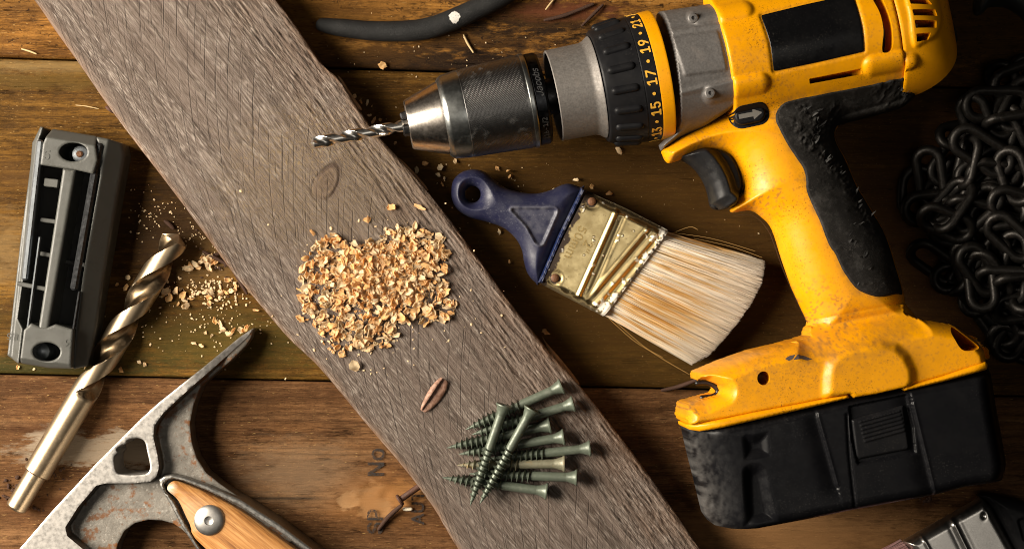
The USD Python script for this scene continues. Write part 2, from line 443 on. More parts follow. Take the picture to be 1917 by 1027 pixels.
def joint1(x): return 108 + 60 * x / 1917.0
def joint2(x): return 700 + 42 * x / 1917.0
XL, XR = -500, 2420
GAP = 3.0
BURN, MOSS = (0.010, 0.006, 0.004), (0.050, 0.040, 0.008)
wood_top = wood_plank('plank_wood_top', (0.080, 0.033, 0.007), (0.25, 0.112, 0.022), (0.41, 0.200, 0.046), 3.1, [
    ((760, 125), 75, 9, BURN, 0.93, 0.7, 0.35), ((1010, 30), 40, 9, BURN, 0.8, 0.9, 0.3), ((880, 75), 45, 7, BURN, 0.7, 1.0, 0.35), ((1060, 20), 22, 4, (0.11, 0.035, 0.015), 0.8, 0.7),
    ((60, 15), 14, 5, BURN, 0.5, 0.6), ((1800, 60), 90, 34, (0.030, 0.015, 0.005), 0.85, 0.5), ((600, 60), 40, 16, (0.10, 0.045, 0.010), 0.6, 0.7)], rings=0.2, pits=0.7, bump=0.0004, worm=0.9, streak=0.22)  # the wide right-hand spot paints the falloff of light into the wood
wood_mid = wood_plank('plank_wood_middle', (0.040, 0.018, 0.0038), (0.112, 0.052, 0.0085), (0.205, 0.102, 0.019), 8.4, [
    ((120, 124), 50, 3, (0.20, 0.135, 0.055), 0.5, 0.9), ((420, 640), 48, 13, MOSS, 0.7, 0.8), ((110, 152), 50, 4, (0.085, 0.050, 0.011), 0.6, 1.0, 0.4), ((1150, 660), 90, 18, MOSS, 0.35, 0.5),
    ((310, 430), 30, 30, (0.022, 0.011, 0.004), 0.85, 0.6, 0.5), ((200, 600), 60, 10, (0.050, 0.030, 0.006), 0.6, 0.9), ((60, 330), 40, 5, (0.06, 0.028, 0.007), 0.6, 0.9), ((390, 490), 15, 9, (0.12, 0.07, 0.025), 0.7, 0.5), ((15, 470), 10, 14, (0.20, 0.125, 0.05), 0.5, 0.9), ((40, 690), 60, 5, (0.03, 0.03, 0.008), 0.8, 0.7),  # first spot paints in the shade cast by the hex key set
    ((1780, 430), 95, 90, (0.028, 0.012, 0.005), 0.85, 0.25), ((1180, 470), 95, 75, (0.046, 0.022, 0.0045), 0.85, 0.35), ((700, 330), 40, 40, (0.050, 0.024, 0.005), 0.6, 0.5)], rings=0.5, pits=0.35, worm=0.35, streak=0.4)  # first two spots: light falling off to the right, painted into the wood
wood_low = wood_plank('plank_wood_low', (0.062, 0.027, 0.010), (0.135, 0.063, 0.024), (0.225, 0.120, 0.053), 15.7, [
    ((110, 832), 14, 9, (0.25, 0.20, 0.145), 0.85, 0.5, 0.15), ((220, 842), 24, 8, (0.22, 0.175, 0.125), 0.8, 0.7, 0.2), ((150, 845), 30, 6, (0.19, 0.145, 0.10), 0.6, 1.0, 0.25), ((540, 932), 22, 0.7, BURN, 0.9, 0.15), ((90, 800), 22, 2, (0.05, 0.02, 0.008), 0.7, 0.6), ((60, 940), 26, 5, (0.07, 0.028, 0.010), 0.8, 0.6),
    ((702, 940), 9, 9, (0.30, 0.17, 0.075), 0.9, 0.4, 0.14), ((652, 938), 5, 4, (0.38, 0.24, 0.12), 0.8, 0.5, 0.15), ((752, 925), 10, 6, (0.25, 0.12, 0.04), 0.85, 0.6, 0.2), ((690, 930), 18, 11, (0.25, 0.11, 0.035), 0.6, 0.6),
    ((560, 885), 25, 12, (0.20, 0.13, 0.075), 0.5, 0.6), ((1495, 1000), 60, 12, (0.30, 0.155, 0.06), 0.6, 0.6), ((1735, 935), 4, 6, (0.06, 0.025, 0.010), 0.8, 0.8)], rings=0.4, pits=0.3)
bench = thing('bench_top', 'old brown plank bench top under the scattered tools', 'bench', (0, 0, 0), kind='structure')
def plank(upper, lower, m, seed):
    g = Polygon(np.vstack([FLAT.q(upper), FLAT.q(lower[::-1])]))
    def top(xy, d):
        z = -1.6 + dome(d, 1.8, 1.6)
        edge = 0.35 * fbm2(xy, 6, 3, seed) * np.exp(-d / 3)
        z = z + edge + 0.5 * fbm2(xy, 60, 9, seed, 3) + 0.25 * fbm2(xy, 14, 2.2, seed + 4, 3)
        for px, r, h in GOUGE:
            x, y = FLAT.q([px])[0]
            q = np.hypot((xy[:, 0] - x) / r[0], (xy[:, 1] - y) / r[1])
            z = z - h * sstep(1.25 - q + 0.5 * fbm2(xy, 3, 3, 9, 3), 0, 0.5) * (1 + 0.6 * fbm2(xy, 1.5, 1.5, 5, 3))
        return z - 0.25
    return relief(g, top, 1.7, -20.0)
GOUGE = [((702, 940), (8, 8), 0.7), ((752, 925), (9, 5), 0.6), ((652, 938), (5, 4), 0.5), ((395, 480), (16, 8), 1.0), ((105, 825), (12, 7), 0.3), ((1735, 935), (4, 6), 0.5), ((960, 100), (16, 4), 0.8), ((1050, 25), (20, 4), 0.8)]
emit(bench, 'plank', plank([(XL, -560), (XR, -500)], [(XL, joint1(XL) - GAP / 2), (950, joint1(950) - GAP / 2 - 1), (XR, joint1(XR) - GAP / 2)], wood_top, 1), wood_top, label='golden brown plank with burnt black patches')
emit(bench, 'plank', plank([(XL, joint1(XL) + GAP / 2), (XR, joint1(XR) + GAP / 2)], [(XL, joint2(XL) - GAP / 2), (XR, joint2(XR) - GAP / 2)], wood_mid, 2), wood_mid, label='dark brown plank with mossy green staining')
plank_low = emit(bench, 'plank', plank([(XL, joint2(XL) + GAP / 2), (XR, joint2(XR) + GAP / 2)], [(XL, 1300), (XR, 1345)], wood_low, 3), wood_low, label='reddish brown plank with a faded black stamp')

# stamp printed on the low plank (worn ink)
N = Nodes()
ink_wear = N.remap(N.noise(N.pos(), 1.4, 4, 0.7), 0.42, 0.58, 0.15, 0.95)
ib = N('principled_bsdf', base_color=(0.02, 0.014, 0.011), roughness=0.8)
tb = N('transparent_bsdf')
mx = N('mix_closure', fac=ink_wear, closure1=tb + '.BSDF', closure2=ib + '.BSDF')
ink = usdkit.material(stage, '/World/Looks/stamp_ink', N.n, N.l, surface=mx + '.closure')
def stamp(text, px, h, ang):
    c, s = math.cos(ang), math.sin(ang)
    x0, y0 = FLAT.q([px])[0]
    def fn(v): return np.column_stack([x0 + v[:, 0] * c - v[:, 1] * s, y0 + v[:, 0] * s + v[:, 1] * c, 0.42 + 0 * v[:, 2]])
    t = meshkit.text_mesh(text, h, 0.02, True)
    v = np.array(t.vertices); v[:, 0] -= v[:, 0].mean(); v[:, 1] -= h / 2
    out = fn(v); out[:, 2] += t.vertices[:, 2]
    return out, np.array(t.faces)
emit(plank_low, 'stamp_print', stamp('No', (704, 862), 7.4, math.pi / 2), ink, smooth=False)
emit(plank_low, 'stamp_print', stamp('SP', (702, 978), 7.0, math.pi / 2), ink, smooth=False)
emit(plank_low, 'stamp_print', stamp('AUT', (782, 957), 5.6, math.pi / 2), ink, smooth=False)

# ---------------------------------------------------------------- the weathered board across the bench
BT = 20.0       # its thickness
EL = np.array([(-180, -330), (-20, -108), (64, 0), (104, 58), (150, 122), (200, 195), (250, 262), (318, 350), (385, 440), (432, 505), (480, 562), (540, 632), (600, 690), (680, 786), (760, 880), (812, 950), (858, 1027), (940, 1140), (1010, 1230)])
ER = np.array([(275, -330), (430, -112), (517, 0), (560, 58), (603, 120), (634, 148), (668, 200), (702, 248), (770, 322), (832, 398), (872, 452), (905, 497), (950, 560), (1000, 624), (1040, 672), (1082, 718), (1140, 790), (1200, 868), (1258, 950), (1312, 1027), (1400, 1145), (1465, 1230)])
EL, ER = spline(EL, False, 6), spline(ER, False, 6)
bg = Polygon(FLAT.q(np.vstack([EL, ER[::-1]]), BT - 1.0))
bdir = np.array([0.612, -0.791]); bnor = np.array([0.791, 0.612])      # along the board (down right), across it (up right)
SAW_R = 265.0
def saw_phase(xy):
    """where along the board the saw blade stood when it passed this point"""
    mid = FLAT.q([(700, 525)], BT)[0]
    w = np.asarray(xy) - (mid + np.array([SAW_R, 0.0]))
    a = w @ bdir
    b = np.sqrt(np.maximum(SAW_R ** 2 - ((w ** 2).sum(1) - a * a), 0))
    return a + b
knot_c = FLAT.q([(612, 340)], BT)[0]
def knot(xy):
    w = np.asarray(xy) - knot_c
    a = math.radians(62)
    u, v = w[:, 0] * math.cos(a) + w[:, 1] * math.sin(a), -w[:, 0] * math.sin(a) + w[:, 1] * math.cos(a)
    return np.hypot(u / 8.8, v / 5.0 * (1 + 0.03 * u)) + 0.12 * fbm2(xy, 3, 3, 21)
T_AX = np.arange(-600, 900, 0.1)
def _cuts():
    r = np.random.default_rng(5)
    d = np.zeros_like(T_AX)
    t = -600.0
    while t < 890:
        t += r.choice([r.uniform(2, 4), r.uniform(5, 11)], p=[0.35, 0.65])
        w, h = r.uniform(0.20, 0.33), r.uniform(0.3, 1.0)
        d = np.maximum(d, h * np.exp(-((T_AX - t) / w) ** 2))
        if r.random() < 0.3: d = np.maximum(d, 0.35 * h * np.exp(-((T_AX - t - 0.9) / 0.2) ** 2))
    return d
CUTS = _cuts()
VMID = float(FLAT.q([(690, 520)], BT)[0] @ bnor)
def board_fields(xy):
    u, v = xy @ bdir, xy @ bnor
    uv = np.column_stack([u, v])
    k = knot(xy)
    bend = 3.0 * np.exp(-(k / 2.2) ** 2) * np.sign((xy - knot_c) @ bnor + 1e-9)
    uv2 = np.column_stack([u, v + bend])
    coarse = fbm2(uv2, 55, 5.0, 2, 3)
    grain = fbm2(uv2, 9.0, 0.95, 4, 4)
    fib = fbm2(uv2, 4.0, 0.5, 6, 3)
    side = sstep(v - VMID, 14, 30) * (0.55 + 0.9 * (fbm2(uv, 40, 20, 31, 2) + 0.35))          # torn, rough band along the upper right edge
    ph = saw_phase(xy) + 0.5 * fbm2(xy, 8, 8, 11, 2)
    cut = np.interp(ph, T_AX, CUTS)
    amp = np.clip(0.62 + 3.6 * fbm2(np.column_stack([ph * 2.0, v]), 9, 15, 41, 3), 0.0, 1.0) * (1 - 0.75 * np.clip(side, 0, 1))
    smooth_knot = np.exp(-(k / 1.9) ** 4)
    return coarse, grain, fib, np.clip(side, 0, 1), cut * amp, k, smooth_knot
def board_top(xy, d):
    coarse, grain, fib, side, cut, k, sk = board_fields(xy)
    z = BT - 1.4 + dome(d, 2.2, 1.4) * (1 + 0.5 * coarse)
    rough = (1 - 0.75 * sk)
    z = z + 0.45 * coarse * rough + grain * (0.40 + 1.5 * side) * rough + fib * (0.2 + 1.2 * side) * rough
    z = z - 0.10 * cut
    ring = np.exp(-((k - 1.0) / 0.10) ** 2)
    z = z - 0.30 * ring + 0.10 * (k < 1)
    return z
bV, bF = relief(bg, board_top, 0.46, 0.0, offs=(0.5,))
_c, _g, _f, _s, _cut, _k, _sk = board_fields(bV[:, :2])
top_on = (bV[:, 2] > BT - 3.2)
ed = dist_to(bg.exterior, 0.3)(bV[:, :2])
_w = bV[:, :2] - knot_c
A_groove = np.clip(np.exp(-((_k - 1.0) / 0.22) ** 2) * (0.65 + 0.5 * np.clip((_w[:, 0] + 0.6 * _w[:, 1]) / 5, -1, 1) + 1.2 * fbm2(bV[:, :2], 3, 3, 79)) + (_k < 1) * (0.22 + 0.3 * np.cos(_k * 14) * (_k > 0.2)) + 0.5 * np.exp(-(_k / 0.25) ** 2), 0, 1) * top_on
A_grain = np.clip(0.5 + 1.1 * _g + 0.6 * _f, 0, 1)
A_raw = np.clip(np.exp(-ed / 1.6) * (0.7 + 1.6 * fbm2(bV[:, :2], 6, 6, 77)) + _s * np.clip(0.35 + 1.8 * fbm2(bV[:, :2], 16, 16, 78), 0, 1) * 0.4 + 0.7 * (_k < 1) * 0.5, 0, 1)
N = Nodes()
p = N.pos()
ang = math.atan2(bdir[1], bdir[0])
str1 = N.noise(N.pos((0.010, 0.22, 0.2), -ang), 1.0, 4, 0.55, 0.5)
str2 = N.noise(N.pos((0.07, 1.1, 0.6), -ang), 1.0, 5, 0.65, 0.3)
fibre = N.noise(N.pos((0.22, 2.1, 0.8), -ang), 1.0, 3, 0.7)
gat = N('attribute', 'fac', attribute='grain')
gro = N('attribute', 'fac', attribute='groove')
raw = N('attribute', 'fac', attribute='raw')
sid = N('attribute', 'fac', attribute='torn')
# marks of the circular saw: arcs, one behind the other along the board
mid = FLAT.q([(700, 525)], BT)[0] + np.array([SAW_R, 0.0])
w_ = N('mapping', 'vector', vector=N.pos(), location=(-float(mid[0]), -float(mid[1]), 0.0), scale=(1.0, 1.0, 0.0))
wob = N('vector_math', 'vector', math_type='scale', vector1=N('noise_texture', 'color', vector=N.pos((0.15, 0.15, 0.1)), scale=1.0, detail=2.0), scale=0.5)
w_ = N('vector_math', 'vector', math_type='add', vector1=w_, vector2=wob)
a_ = N('vector_math', 'value', math_type='dot_product', vector1=w_, vector2=(float(bdir[0]), float(bdir[1]), 0.0))
l2 = N('vector_math', 'value', math_type='dot_product', vector1=w_, vector2=w_)
b2 = N.math('subtract', SAW_R ** 2, N.math('subtract', l2, N.math('multiply', a_, a_)))
ph_ = N.math('add', a_, N.math('sqrt', N.math('maximum', b2, 0.0)))
def saw(scale, width, lo, hi, seed, streak):
    d_ = N('voronoi_texture', 'distance', dimensions='1D', feature='distance_to_edge', w=N.math('add', ph_, seed), scale=scale, randomness=0.9)
    m_ = N.remap(d_, 0.0, width * scale, 1.0, 0.0)
    am = N.noise(N.pos(streak, 0.0, loc=(seed, seed, 0)), 1.0, 4, 0.65)
    return N.math('multiply', m_, N.remap(am, lo, hi))
cutm = N.math('maximum', saw(0.105, 0.34, 0.41, 0.55, 3.0, (0.10, 0.035, 0.1)), N.math('multiply', saw(0.21, 0.26, 0.47, 0.61, 57.0, (0.14, 0.05, 0.1)), 0.75))
cutm = N.math('multiply', cutm, N.math('subtract', 1.0, N.math('multiply', sid, 0.9), True))
c = N.ramp(str1, (0.28, (0.088, 0.066, 0.052)), (0.5, (0.152, 0.118, 0.096)), (0.74, (0.245, 0.200, 0.170)))
c = N.mixc(N.remap(str2, 0.40, 0.66, 0, 0.6), c, (0.070, 0.050, 0.039))
band = N.remap(N.noise(N.pos((0.008, 0.16, 0.2), -ang, loc=(31.0, 5.0, 0)), 1.0, 3, 0.5, 0.6), 0.44, 0.52)
bf = N.math('add', 0.35, N.math('multiply', band, 0.65))
c = N.mixc(N.math('multiply', N.math('subtract', 1.0, band), 0.35), c, (0.125, 0.090, 0.072))
c = N.mixc(N.math('multiply', N.remap(fibre, 0.50, 0.64, 0, 0.85), bf), c, (0.048, 0.033, 0.026))
c = N.mixc(N.math('multiply', N.remap(fibre, 0.47, 0.34, 0, 0.75), bf), c, (0.40, 0.345, 0.30))
c = N.mixc(N.remap(gat, 0.2, 0.5, 0.55, 0.0), c, (0.055, 0.037, 0.028))
c = N.mixc(N.math('multiply', raw, 0.7), c, (0.20, 0.105, 0.05))
bn = N.noise(N.pos((0.016, 0.30, 0.2), -ang, loc=(7.0, 3.0, 0)), 1.0, 4, 0.6, 0.4)
bcr = N.math('multiply', N.remap(N.math('absolute', N.math('subtract', bn, 0.5)), 0.0, 0.012, 1.0, 0.0), N.remap(str1, 0.42, 0.55, 1.0, 0.25))
c = N.mixc(N.math('multiply', bcr, 0.7), c, (0.030, 0.020, 0.015))
lich = N.math('multiply', spot(N, (600, 340), 36, 26, 0.5), N.remap(N.noise(p, 1.1, 4, 0.7), 0.5, 0.62, 0, 0.6))
c = N.mixc(lich, c, (0.33, 0.22, 0.075))
smo = N.math('multiply', spot(N, (640, 375), 40, 24, 0.5), 0.6)
c = N.mixc(smo, c, (0.105, 0.076, 0.054))
dk = N.math('multiply', N.remap(N.noise(p, 0.35, 5, 0.7), 0.62, 0.70), 0.55)
c = N.mixc(dk, c, (0.045, 0.028, 0.02))
c = N.mixc(N.math('multiply', gro, 0.7), c, (0.040, 0.024, 0.017))
c = N.mixc(N.math('multiply', cutm, 0.88), c, (0.016, 0.011, 0.009))
h_ = N.math('add', N.math('multiply', str2, 0.7), N.math('multiply', fibre, N.math('add', 0.55, N.math('multiply', sid, 0.7))))
h_ = N.math('add', N.math('multiply', h_, -1.0), N.math('multiply', N.noise(p, 1.8, 4, 0.7), 0.5))
h_ = N.math('subtract', h_, N.math('multiply', cutm, 0.7))
nb = N.bump(h_, 0.00045)
board_mat = N.done('weathered_board', base_color=c, roughness=0.78, normal=nb, specular_ior_level=0.25)
board = thing('weathered_board', 'weathered grey sawn board lying diagonally across the bench', 'board', tuple(FLAT.q([(690, 520)])[0]) + (0,))
emit(board, 'timber', (bV, bF), board_mat, attrs={'groove': A_groove, 'grain': A_grain, 'raw': A_raw, 'torn': _s})
N = Nodes()
st = N.noise(N.pos((0.08, 1.6, 0.5), -ang), 1.0, 4, 0.6)
raw_wood = N.done('raw_splinter_wood', base_color=N.ramp(st, (0.3, (0.16, 0.08, 0.035)), (0.55, (0.36, 0.21, 0.11)), (0.8, (0.5, 0.33, 0.19))), roughness=0.75, normal=N.bump(st, 0.0003))
def splinter(pts, z0, z1, h):
    g = poly(FLAT.q(spline(pts), (z0 + z1) / 2))
    a, b = FLAT.q([pts[0], pts[len(pts) // 2]], z0)
    L = np.linalg.norm(b - a); e = (b - a) / L
    def top(xy, d): return z0 + (z1 - z0) * np.clip((xy - a) @ e / L, 0, 1) + dome(d, 1.0, h) + 0.35 * fbm2(xy, 2, 2, 3)
    return relief(g, top, 0.6, lambda xy, d: top(xy, d) - h - 0.15 - dome(d, 1.0, 0.3))
emit(board, 'splinter', splinter([(1015, 628), (1022, 640), (1050, 672), (1083, 714), (1078, 718), (1062, 706), (1030, 662)], 12, 15, 1.2), raw_wood)
emit(board, 'splinter', splinter([(633, 145), (640, 148), (658, 176), (676, 202), (670, 203), (650, 180)], 15, 9, 1.0), raw_wood)
emit(board, 'splinter', splinter([(742, 296), (752, 300), (775, 322), (800, 352), (794, 354), (765, 328)], 13, 8, 1.0), raw_wood)
def zboard(x, y): return BT
# ---------------------------------------------------------------- the cordless drill, lying on its side, nose raised a little
yellow = plastic('yellow_plastic', (0.81, 0.335, 0.001), 0.34, 0.30, (0.07, 0.022, 0.006), 0.9, (0.24, 0.11, 0.03), 0.08)
yellow_body = plastic('yellow_worn_plastic', (0.81, 0.335, 0.001), 0.34, 0.30, (0.07, 0.022, 0.006), 0.95, (0.22, 0.105, 0.035), 0.06, extra='dirt', spec=0.3)
yellow_clean = plastic('yellow_ring_plastic', (0.81, 0.335, 0.001), 0.38, 0.25, (0.09, 0.03, 0.008), 0.4)
black_plastic = plastic('black_plastic', (0.008, 0.008, 0.009), 0.36, 0.1, (0.09, 0.08, 0.07), 0.3, (0.09, 0.085, 0.08), 0.04, spec=0.13)
battery_black = plastic('battery_black_plastic', (0.005, 0.005, 0.006), 0.3, 0.05, (0.14, 0.13, 0.12), 0.10, (0.13, 0.125, 0.12), 0.0, spec=0.12, extra='dirt', bump=0.000002)
panel_black = plastic('label_black', (0.004, 0.004, 0.0045), 0.2, 0.1, (0.10, 0.09, 0.08), 0.22, spec=0.22, bump=0.00001)
grip_mat = plastic('grip_rubber', (0.014, 0.013, 0.012), 0.55, 0.3, (0.12, 0.11, 0.10), 0.5, (0.09, 0.085, 0.08), 0.35, bump=0.00012, spec=0.1)
trig_mat = plastic('trigger_rubber', (0.010, 0.010, 0.011), 0.36, 0.2, (0.07, 0.06, 0.05), 0.3, spec=0.25)
cast = metal('cast_alloy', (0.16, 0.15, 0.143), 0.55, stain=(0.10, 0.085, 0.075), stain_amt=0.55, bump=0.00006, metallic=0.4, stain_scale=0.16)
collar_mat = metal('collar_alloy', (0.185, 0.17, 0.157), 0.55, stain=(0.12, 0.085, 0.06), stain_amt=0.25, bump=0.00003, metallic=0.5)
chrome = metal('chuck_steel', (0.68, 0.61, 0.54), 0.24, var=0.08, stain=(0.25, 0.15, 0.09), stain_amt=0.04, bump=0)
sleeve_steel = metal('sleeve_steel', (0.33, 0.34, 0.33), 0.3, var=0.12, stain=(0.10, 0.09, 0.08), stain_amt=0.08, bump=0)
dark_steel = metal('dark_steel', (0.06, 0.06, 0.062), 0.4, stain=(0.03, 0.028, 0.026), stain_amt=0.4, bump=0.00004)
num_yellow = plastic('number_yellow', (0.85, 0.45, 0.05), 0.5, 0.2, (0.05, 0.03, 0.02), 0.6)
worn_white = plastic('worn_mark', (0.15, 0.14, 0.125), 0.6, 0.5, (0.03, 0.03, 0.03), 0.8)

TILT = math.radians(3.5)
_a0, _a1 = FLAT.q([(764, 234), (1229, 141)], 42.0)
_e = (_a1 - _a0) / np.linalg.norm(_a1 - _a0)                    # towards the rear
_n = np.array([_e[1], -_e[0]])                                 # in plane, towards the handle
_piv = FLAT.q([(1600, 500)], 42.0)[0]
Rm = trimesh.transformations.rotation_matrix(TILT, [_n[0], _n[1], 0], [_piv[0], _piv[1], 0])
if (Rm @ np.array([*_a0, 0, 1]))[2] < 0: Rm = trimesh.transformations.rotation_matrix(-TILT, [_n[0], _n[1], 0], [_piv[0], _piv[1], 0])
Tm = np.eye(4); Tm[2, 3] = 33.4
DF = Frame(Tm @ Rm)
def dq(pts, z=0.0): return DF.q(pts, z)
AX0, AX1 = dq([(764, 234), (1229, 141)])
E = (AX1 - AX0) / np.linalg.norm(AX1 - AX0)
Nn = np.array([E[1], -E[0]])
E3, N3 = np.array([*E, 0]), np.array([*Nn, 0])
def S_of(x):                                                   # place along the barrel of the photograph's column x (on the axis)
    y = 234 - (x - 764) * 93 / 465.0
    return float((dq([(x, y)])[0] - AX0) @ E)
def sv(xy): w = np.asarray(xy) - AX0; return w @ E, w @ Nn
def ax(s): return np.array([*(AX0 + s * E), 0.0])
mm = lambda r: r * 0.2403                                       # photograph pixels at the mid plane, in mm
drill = thing('cordless_drill', 'worn yellow and black cordless drill lying on its side', 'drill', tuple((DF.M @ np.array([*_piv, 0, 1]))[:2]) + (0,))
def D(parent, name, vf, m, smooth=35, **k): return emit(parent, name, vf, m, smooth, F=DF, **k)

# chuck
s_n0, s_n1 = S_of(764), S_of(834)
nose = [(s_n0, mm(20)), (s_n0, mm(44)), (s_n0 + 0.5, mm(46.5)), (s_n1 - 2.2, mm(67.5)), (s_n1 + 1, mm(69))]
D(drill, 'chuck_nose', lathe(nose, ax(0), E3, 96), chrome)
s_k0, s_k1, s_k2 = S_of(868), S_of(985), S_of(1000)
D(drill, 'chuck_collar', lathe([(s_n1 - 1.2, mm(60)), (s_n1 - 1.2, mm(70)), (s_n1 - 0.2, mm(75)), (s_n1 + 1.2, mm(78)), (s_k0 - 1, mm(81.5)), (s_k0 + 0.3, mm(81.5)), (s_k0 + 0.3, mm(60))], ax(0), E3, 96), sleeve_steel)
# knurled sleeve: real relief
nk = 300
def krad(S, R, TH):
    u = TH * mm(85); kz = np.sin((S * 0.94 + u * 0.34) * 2 * np.pi / 1.15) * np.sin((S * 0.25 - u * 0.97) * 2 * np.pi / 0.95)
    m_ = sstep(S, s_k0 + 0.8, s_k0 + 1.4) * (1 - sstep(S, s_k1 - 1.6, s_k1 - 1.0))
    return R + 0.16 * kz * m_
ks = np.concatenate([[s_k0 + 0.31], np.linspace(s_k0 + 0.32, s_k1, 130), [s_k1 + 0.01]])
kr = np.concatenate([[mm(60)], np.interp(ks[1:-1], [s_k0, s_k1], [mm(81.5), mm(87)]), [mm(60)]])
D(drill, 'knurled_sleeve', lathe(np.column_stack([ks, kr]), ax(0), E3, nk, rad=krad), metal('knurled_steel', (0.20, 0.195, 0.19), 0.33, stain=(0.05, 0.045, 0.04), stain_amt=0.3, bump=0), smooth=True)
D(drill, 'sleeve_lip', lathe([(s_k1 + 0.02, mm(60)), (s_k1 + 0.02, mm(88)), (s_k1 + 0.5, mm(89)), (s_k1 + 1.7, mm(89)), (s_k1 + 2.2, mm(87)), (s_k1 + 2.2, mm(60))], ax(0), E3, 96), sleeve_steel)
s_r0 = s_k1 + 2.3
ringp = D(drill, 'chuck_ring', lathe([(s_r0, mm(50)), (s_r0, mm(84)), (s_r0 + 0.6, mm(86)), (s_r0 + 4.6, mm(86)), (s_r0 + 5.6, mm(83)), (s_r0 + 6.2, mm(70)), (s_r0 + 6.2, mm(30))], ax(0), E3, 96), metal('black_oxide_steel', (0.030, 0.031, 0.034), 0.32, bump=0.00003))
def wrap(R, s0, phi0, lift=0.0):
    """text on the barrel: reads upwards in the picture, letter tops towards the nose"""
    def fn(v):
        ph = phi0 + v[:, 0] / R
        r = R + v[:, 2] + lift
        return ax(0) + (s0 - v[:, 1])[:, None] * E3 + (r * np.sin(ph))[:, None] * (-N3) + (r * np.cos(ph))[:, None] * np.array([0, 0, 1.0])
    return fn
eng = metal('engraved_mark', (0.085, 0.085, 0.085), 0.5, bump=0.0001, metallic=0.6)
D(ringp, 'engraved_script', text_on(wrap(mm(86), s_r0 + 2.6, 0.30, -0.06), 'Jacobs', 2.9, 0.10, shear=0.35), eng, smooth=False)
D(ringp, 'engraved_size', text_on(wrap(mm(86), s_r0 + 2.6, -0.82, -0.06), '116-1/2', 2.3, 0.10), eng, smooth=False)
for k in range(3):                                              # jaws round the bit
    a = 0.5 + k * 2 * math.pi / 3
    d3 = math.cos(a) * np.array([0, 0, 1.0]) + math.sin(a) * N3
    D(drill, 'chuck_jaw', rbox(ax(s_n0 - 2.6) + d3 * 4.2, ax(s_n0 + 4) + d3 * 5.0, 4.2, 3.4, d3, 0.6), dark_steel)
s_c0, s_c1 = S_of(1035), S_of(1117)
D(drill, 'spindle', lathe([(s_r0 + 3, mm(34)), (s_c1, mm(34))], ax(0), E3, 48), dark_steel)
R0 = mm(85)
D(drill, 'nose_collar', lathe([(s_c1 - 1, mm(36)), (s_c1 - 1, R0 - 1.3), (s_c0 + 0.3, R0 - 1.3), (s_c0, R0 - 0.9), (s_c0, R0 - 0.4), (s_c0 + 0.35, R0), (s_c1 - 4.5, R0 + 0.3), (s_c1 - 2.5, R0 + 1.0), (s_c1 - 0.6, R0 + 2.4), (s_c1, R0 + 2.6), (s_c1 + 0.2, mm(60))], ax(0), E3, 128), collar_mat)
s_t0, s_t1, s_t2, s_t3 = S_of(1119), S_of(1190), S_of(1213), S_of(1236)
ring = D(drill, 'clutch_ring', lathe([(s_t0, mm(60)), (s_t0, mm(103)), (s_t0 + 0.8, mm(106)), (s_t0 + 5, mm(110)), (s_t1 - 1.2, mm(117.5)), (s_t1 - 0.7, mm(116.5)), (s_t1 - 0.2, mm(118)), (s_t2, mm(119)), (s_t2 + .05, mm(90))], ax(0), E3, 128), black_plastic)
for k in range(18):
    ph = 0.14 + k * 2 * math.pi / 18
    d3 = math.cos(ph) * np.array([0, 0, 1.0]) - math.sin(ph) * N3
    ts = np.linspace(s_t0 + 4.2, s_t1 - 4.6, 9)
    rr = np.interp(ts, [s_t0 + 5, s_t1], [mm(110), mm(117.5)])
    path = np.array([ax(a) + d3 * (b - 0.55) for a, b in zip(ts, rr)])
    D(ring, 'grip_rib', tube(path, 2.0, 12), black_plastic, smooth=True)
for i, txt in enumerate(['11', '13', '15', '17', '19', '21', '23']):
    ph = -1.62 + 0.505 * i
    D(ring, 'torque_number', text_on(wrap(mm(118.8), 0.5 * (s_t1 + s_t2) - 0.1, ph), txt, 4.3, 0.10, bold=True), num_yellow, smooth=False)
    dot = trimesh.creation.cylinder(0.75, 0.2, sections=14)
    dv = np.array(dot.vertices)
    D(ring, 'torque_dot', (wrap(mm(118.8), 0.5 * (s_t1 + s_t2), ph + 0.2525)(dv), np.array(dot.faces)), num_yellow, smooth=False)
D(drill, 'torque_band', lathe([(s_t2 + 0.06, mm(90)), (s_t2 + 0.06, mm(119.3)), (s_t2 + 0.5, mm(120)), (s_t3 - 0.8, mm(121)), (s_t3, mm(120)), (s_t3 + 0.05, mm(90))], ax(0), E3, 128), yellow_clean)

# housing height field (yellow clamshell: barrel, handle, foot)
RB = mm(128)
s_h0 = float((dq([(1361, 90)], 30)[0] - AX0) @ E); s_h1 = float((dq([(1686, 60)], 30)[0] - AX0) @ E)
def axpoly(pts): return np.array([AX0 + s * E + v * Nn for s, v in pts])
barrel_poly = Polygon(axpoly([(s_h0, -RB), (s_h1 + 0.3, -RB), (s_h1 + 0.3, RB), (s_h0, RB)]))
handle_px = [(1395, 180), (1372, 205), (1316, 238), (1272, 259), (1240, 281), (1240, 290), (1246, 302), (1258, 305), (1305, 286), (1334, 280), (1363, 288), (1380, 315), (1389, 347), (1383, 370), (1367, 391), (1372, 398), (1404, 394), (1427, 408), (1445, 430), (1464, 488), (1487, 552), (1510, 600), (1516, 640), (1704, 610), (1693, 568), (1690, 549), (1674, 493), (1659, 447), (1634, 400), (1602, 347), (1582, 300), (1562, 262), (1566, 240), (1585, 225), (1690, 195), (1713, 170), (1690, 140), (1500, 110)]
handle_poly = poly(dq(spline(handle_px, True, 4)), 0.6)
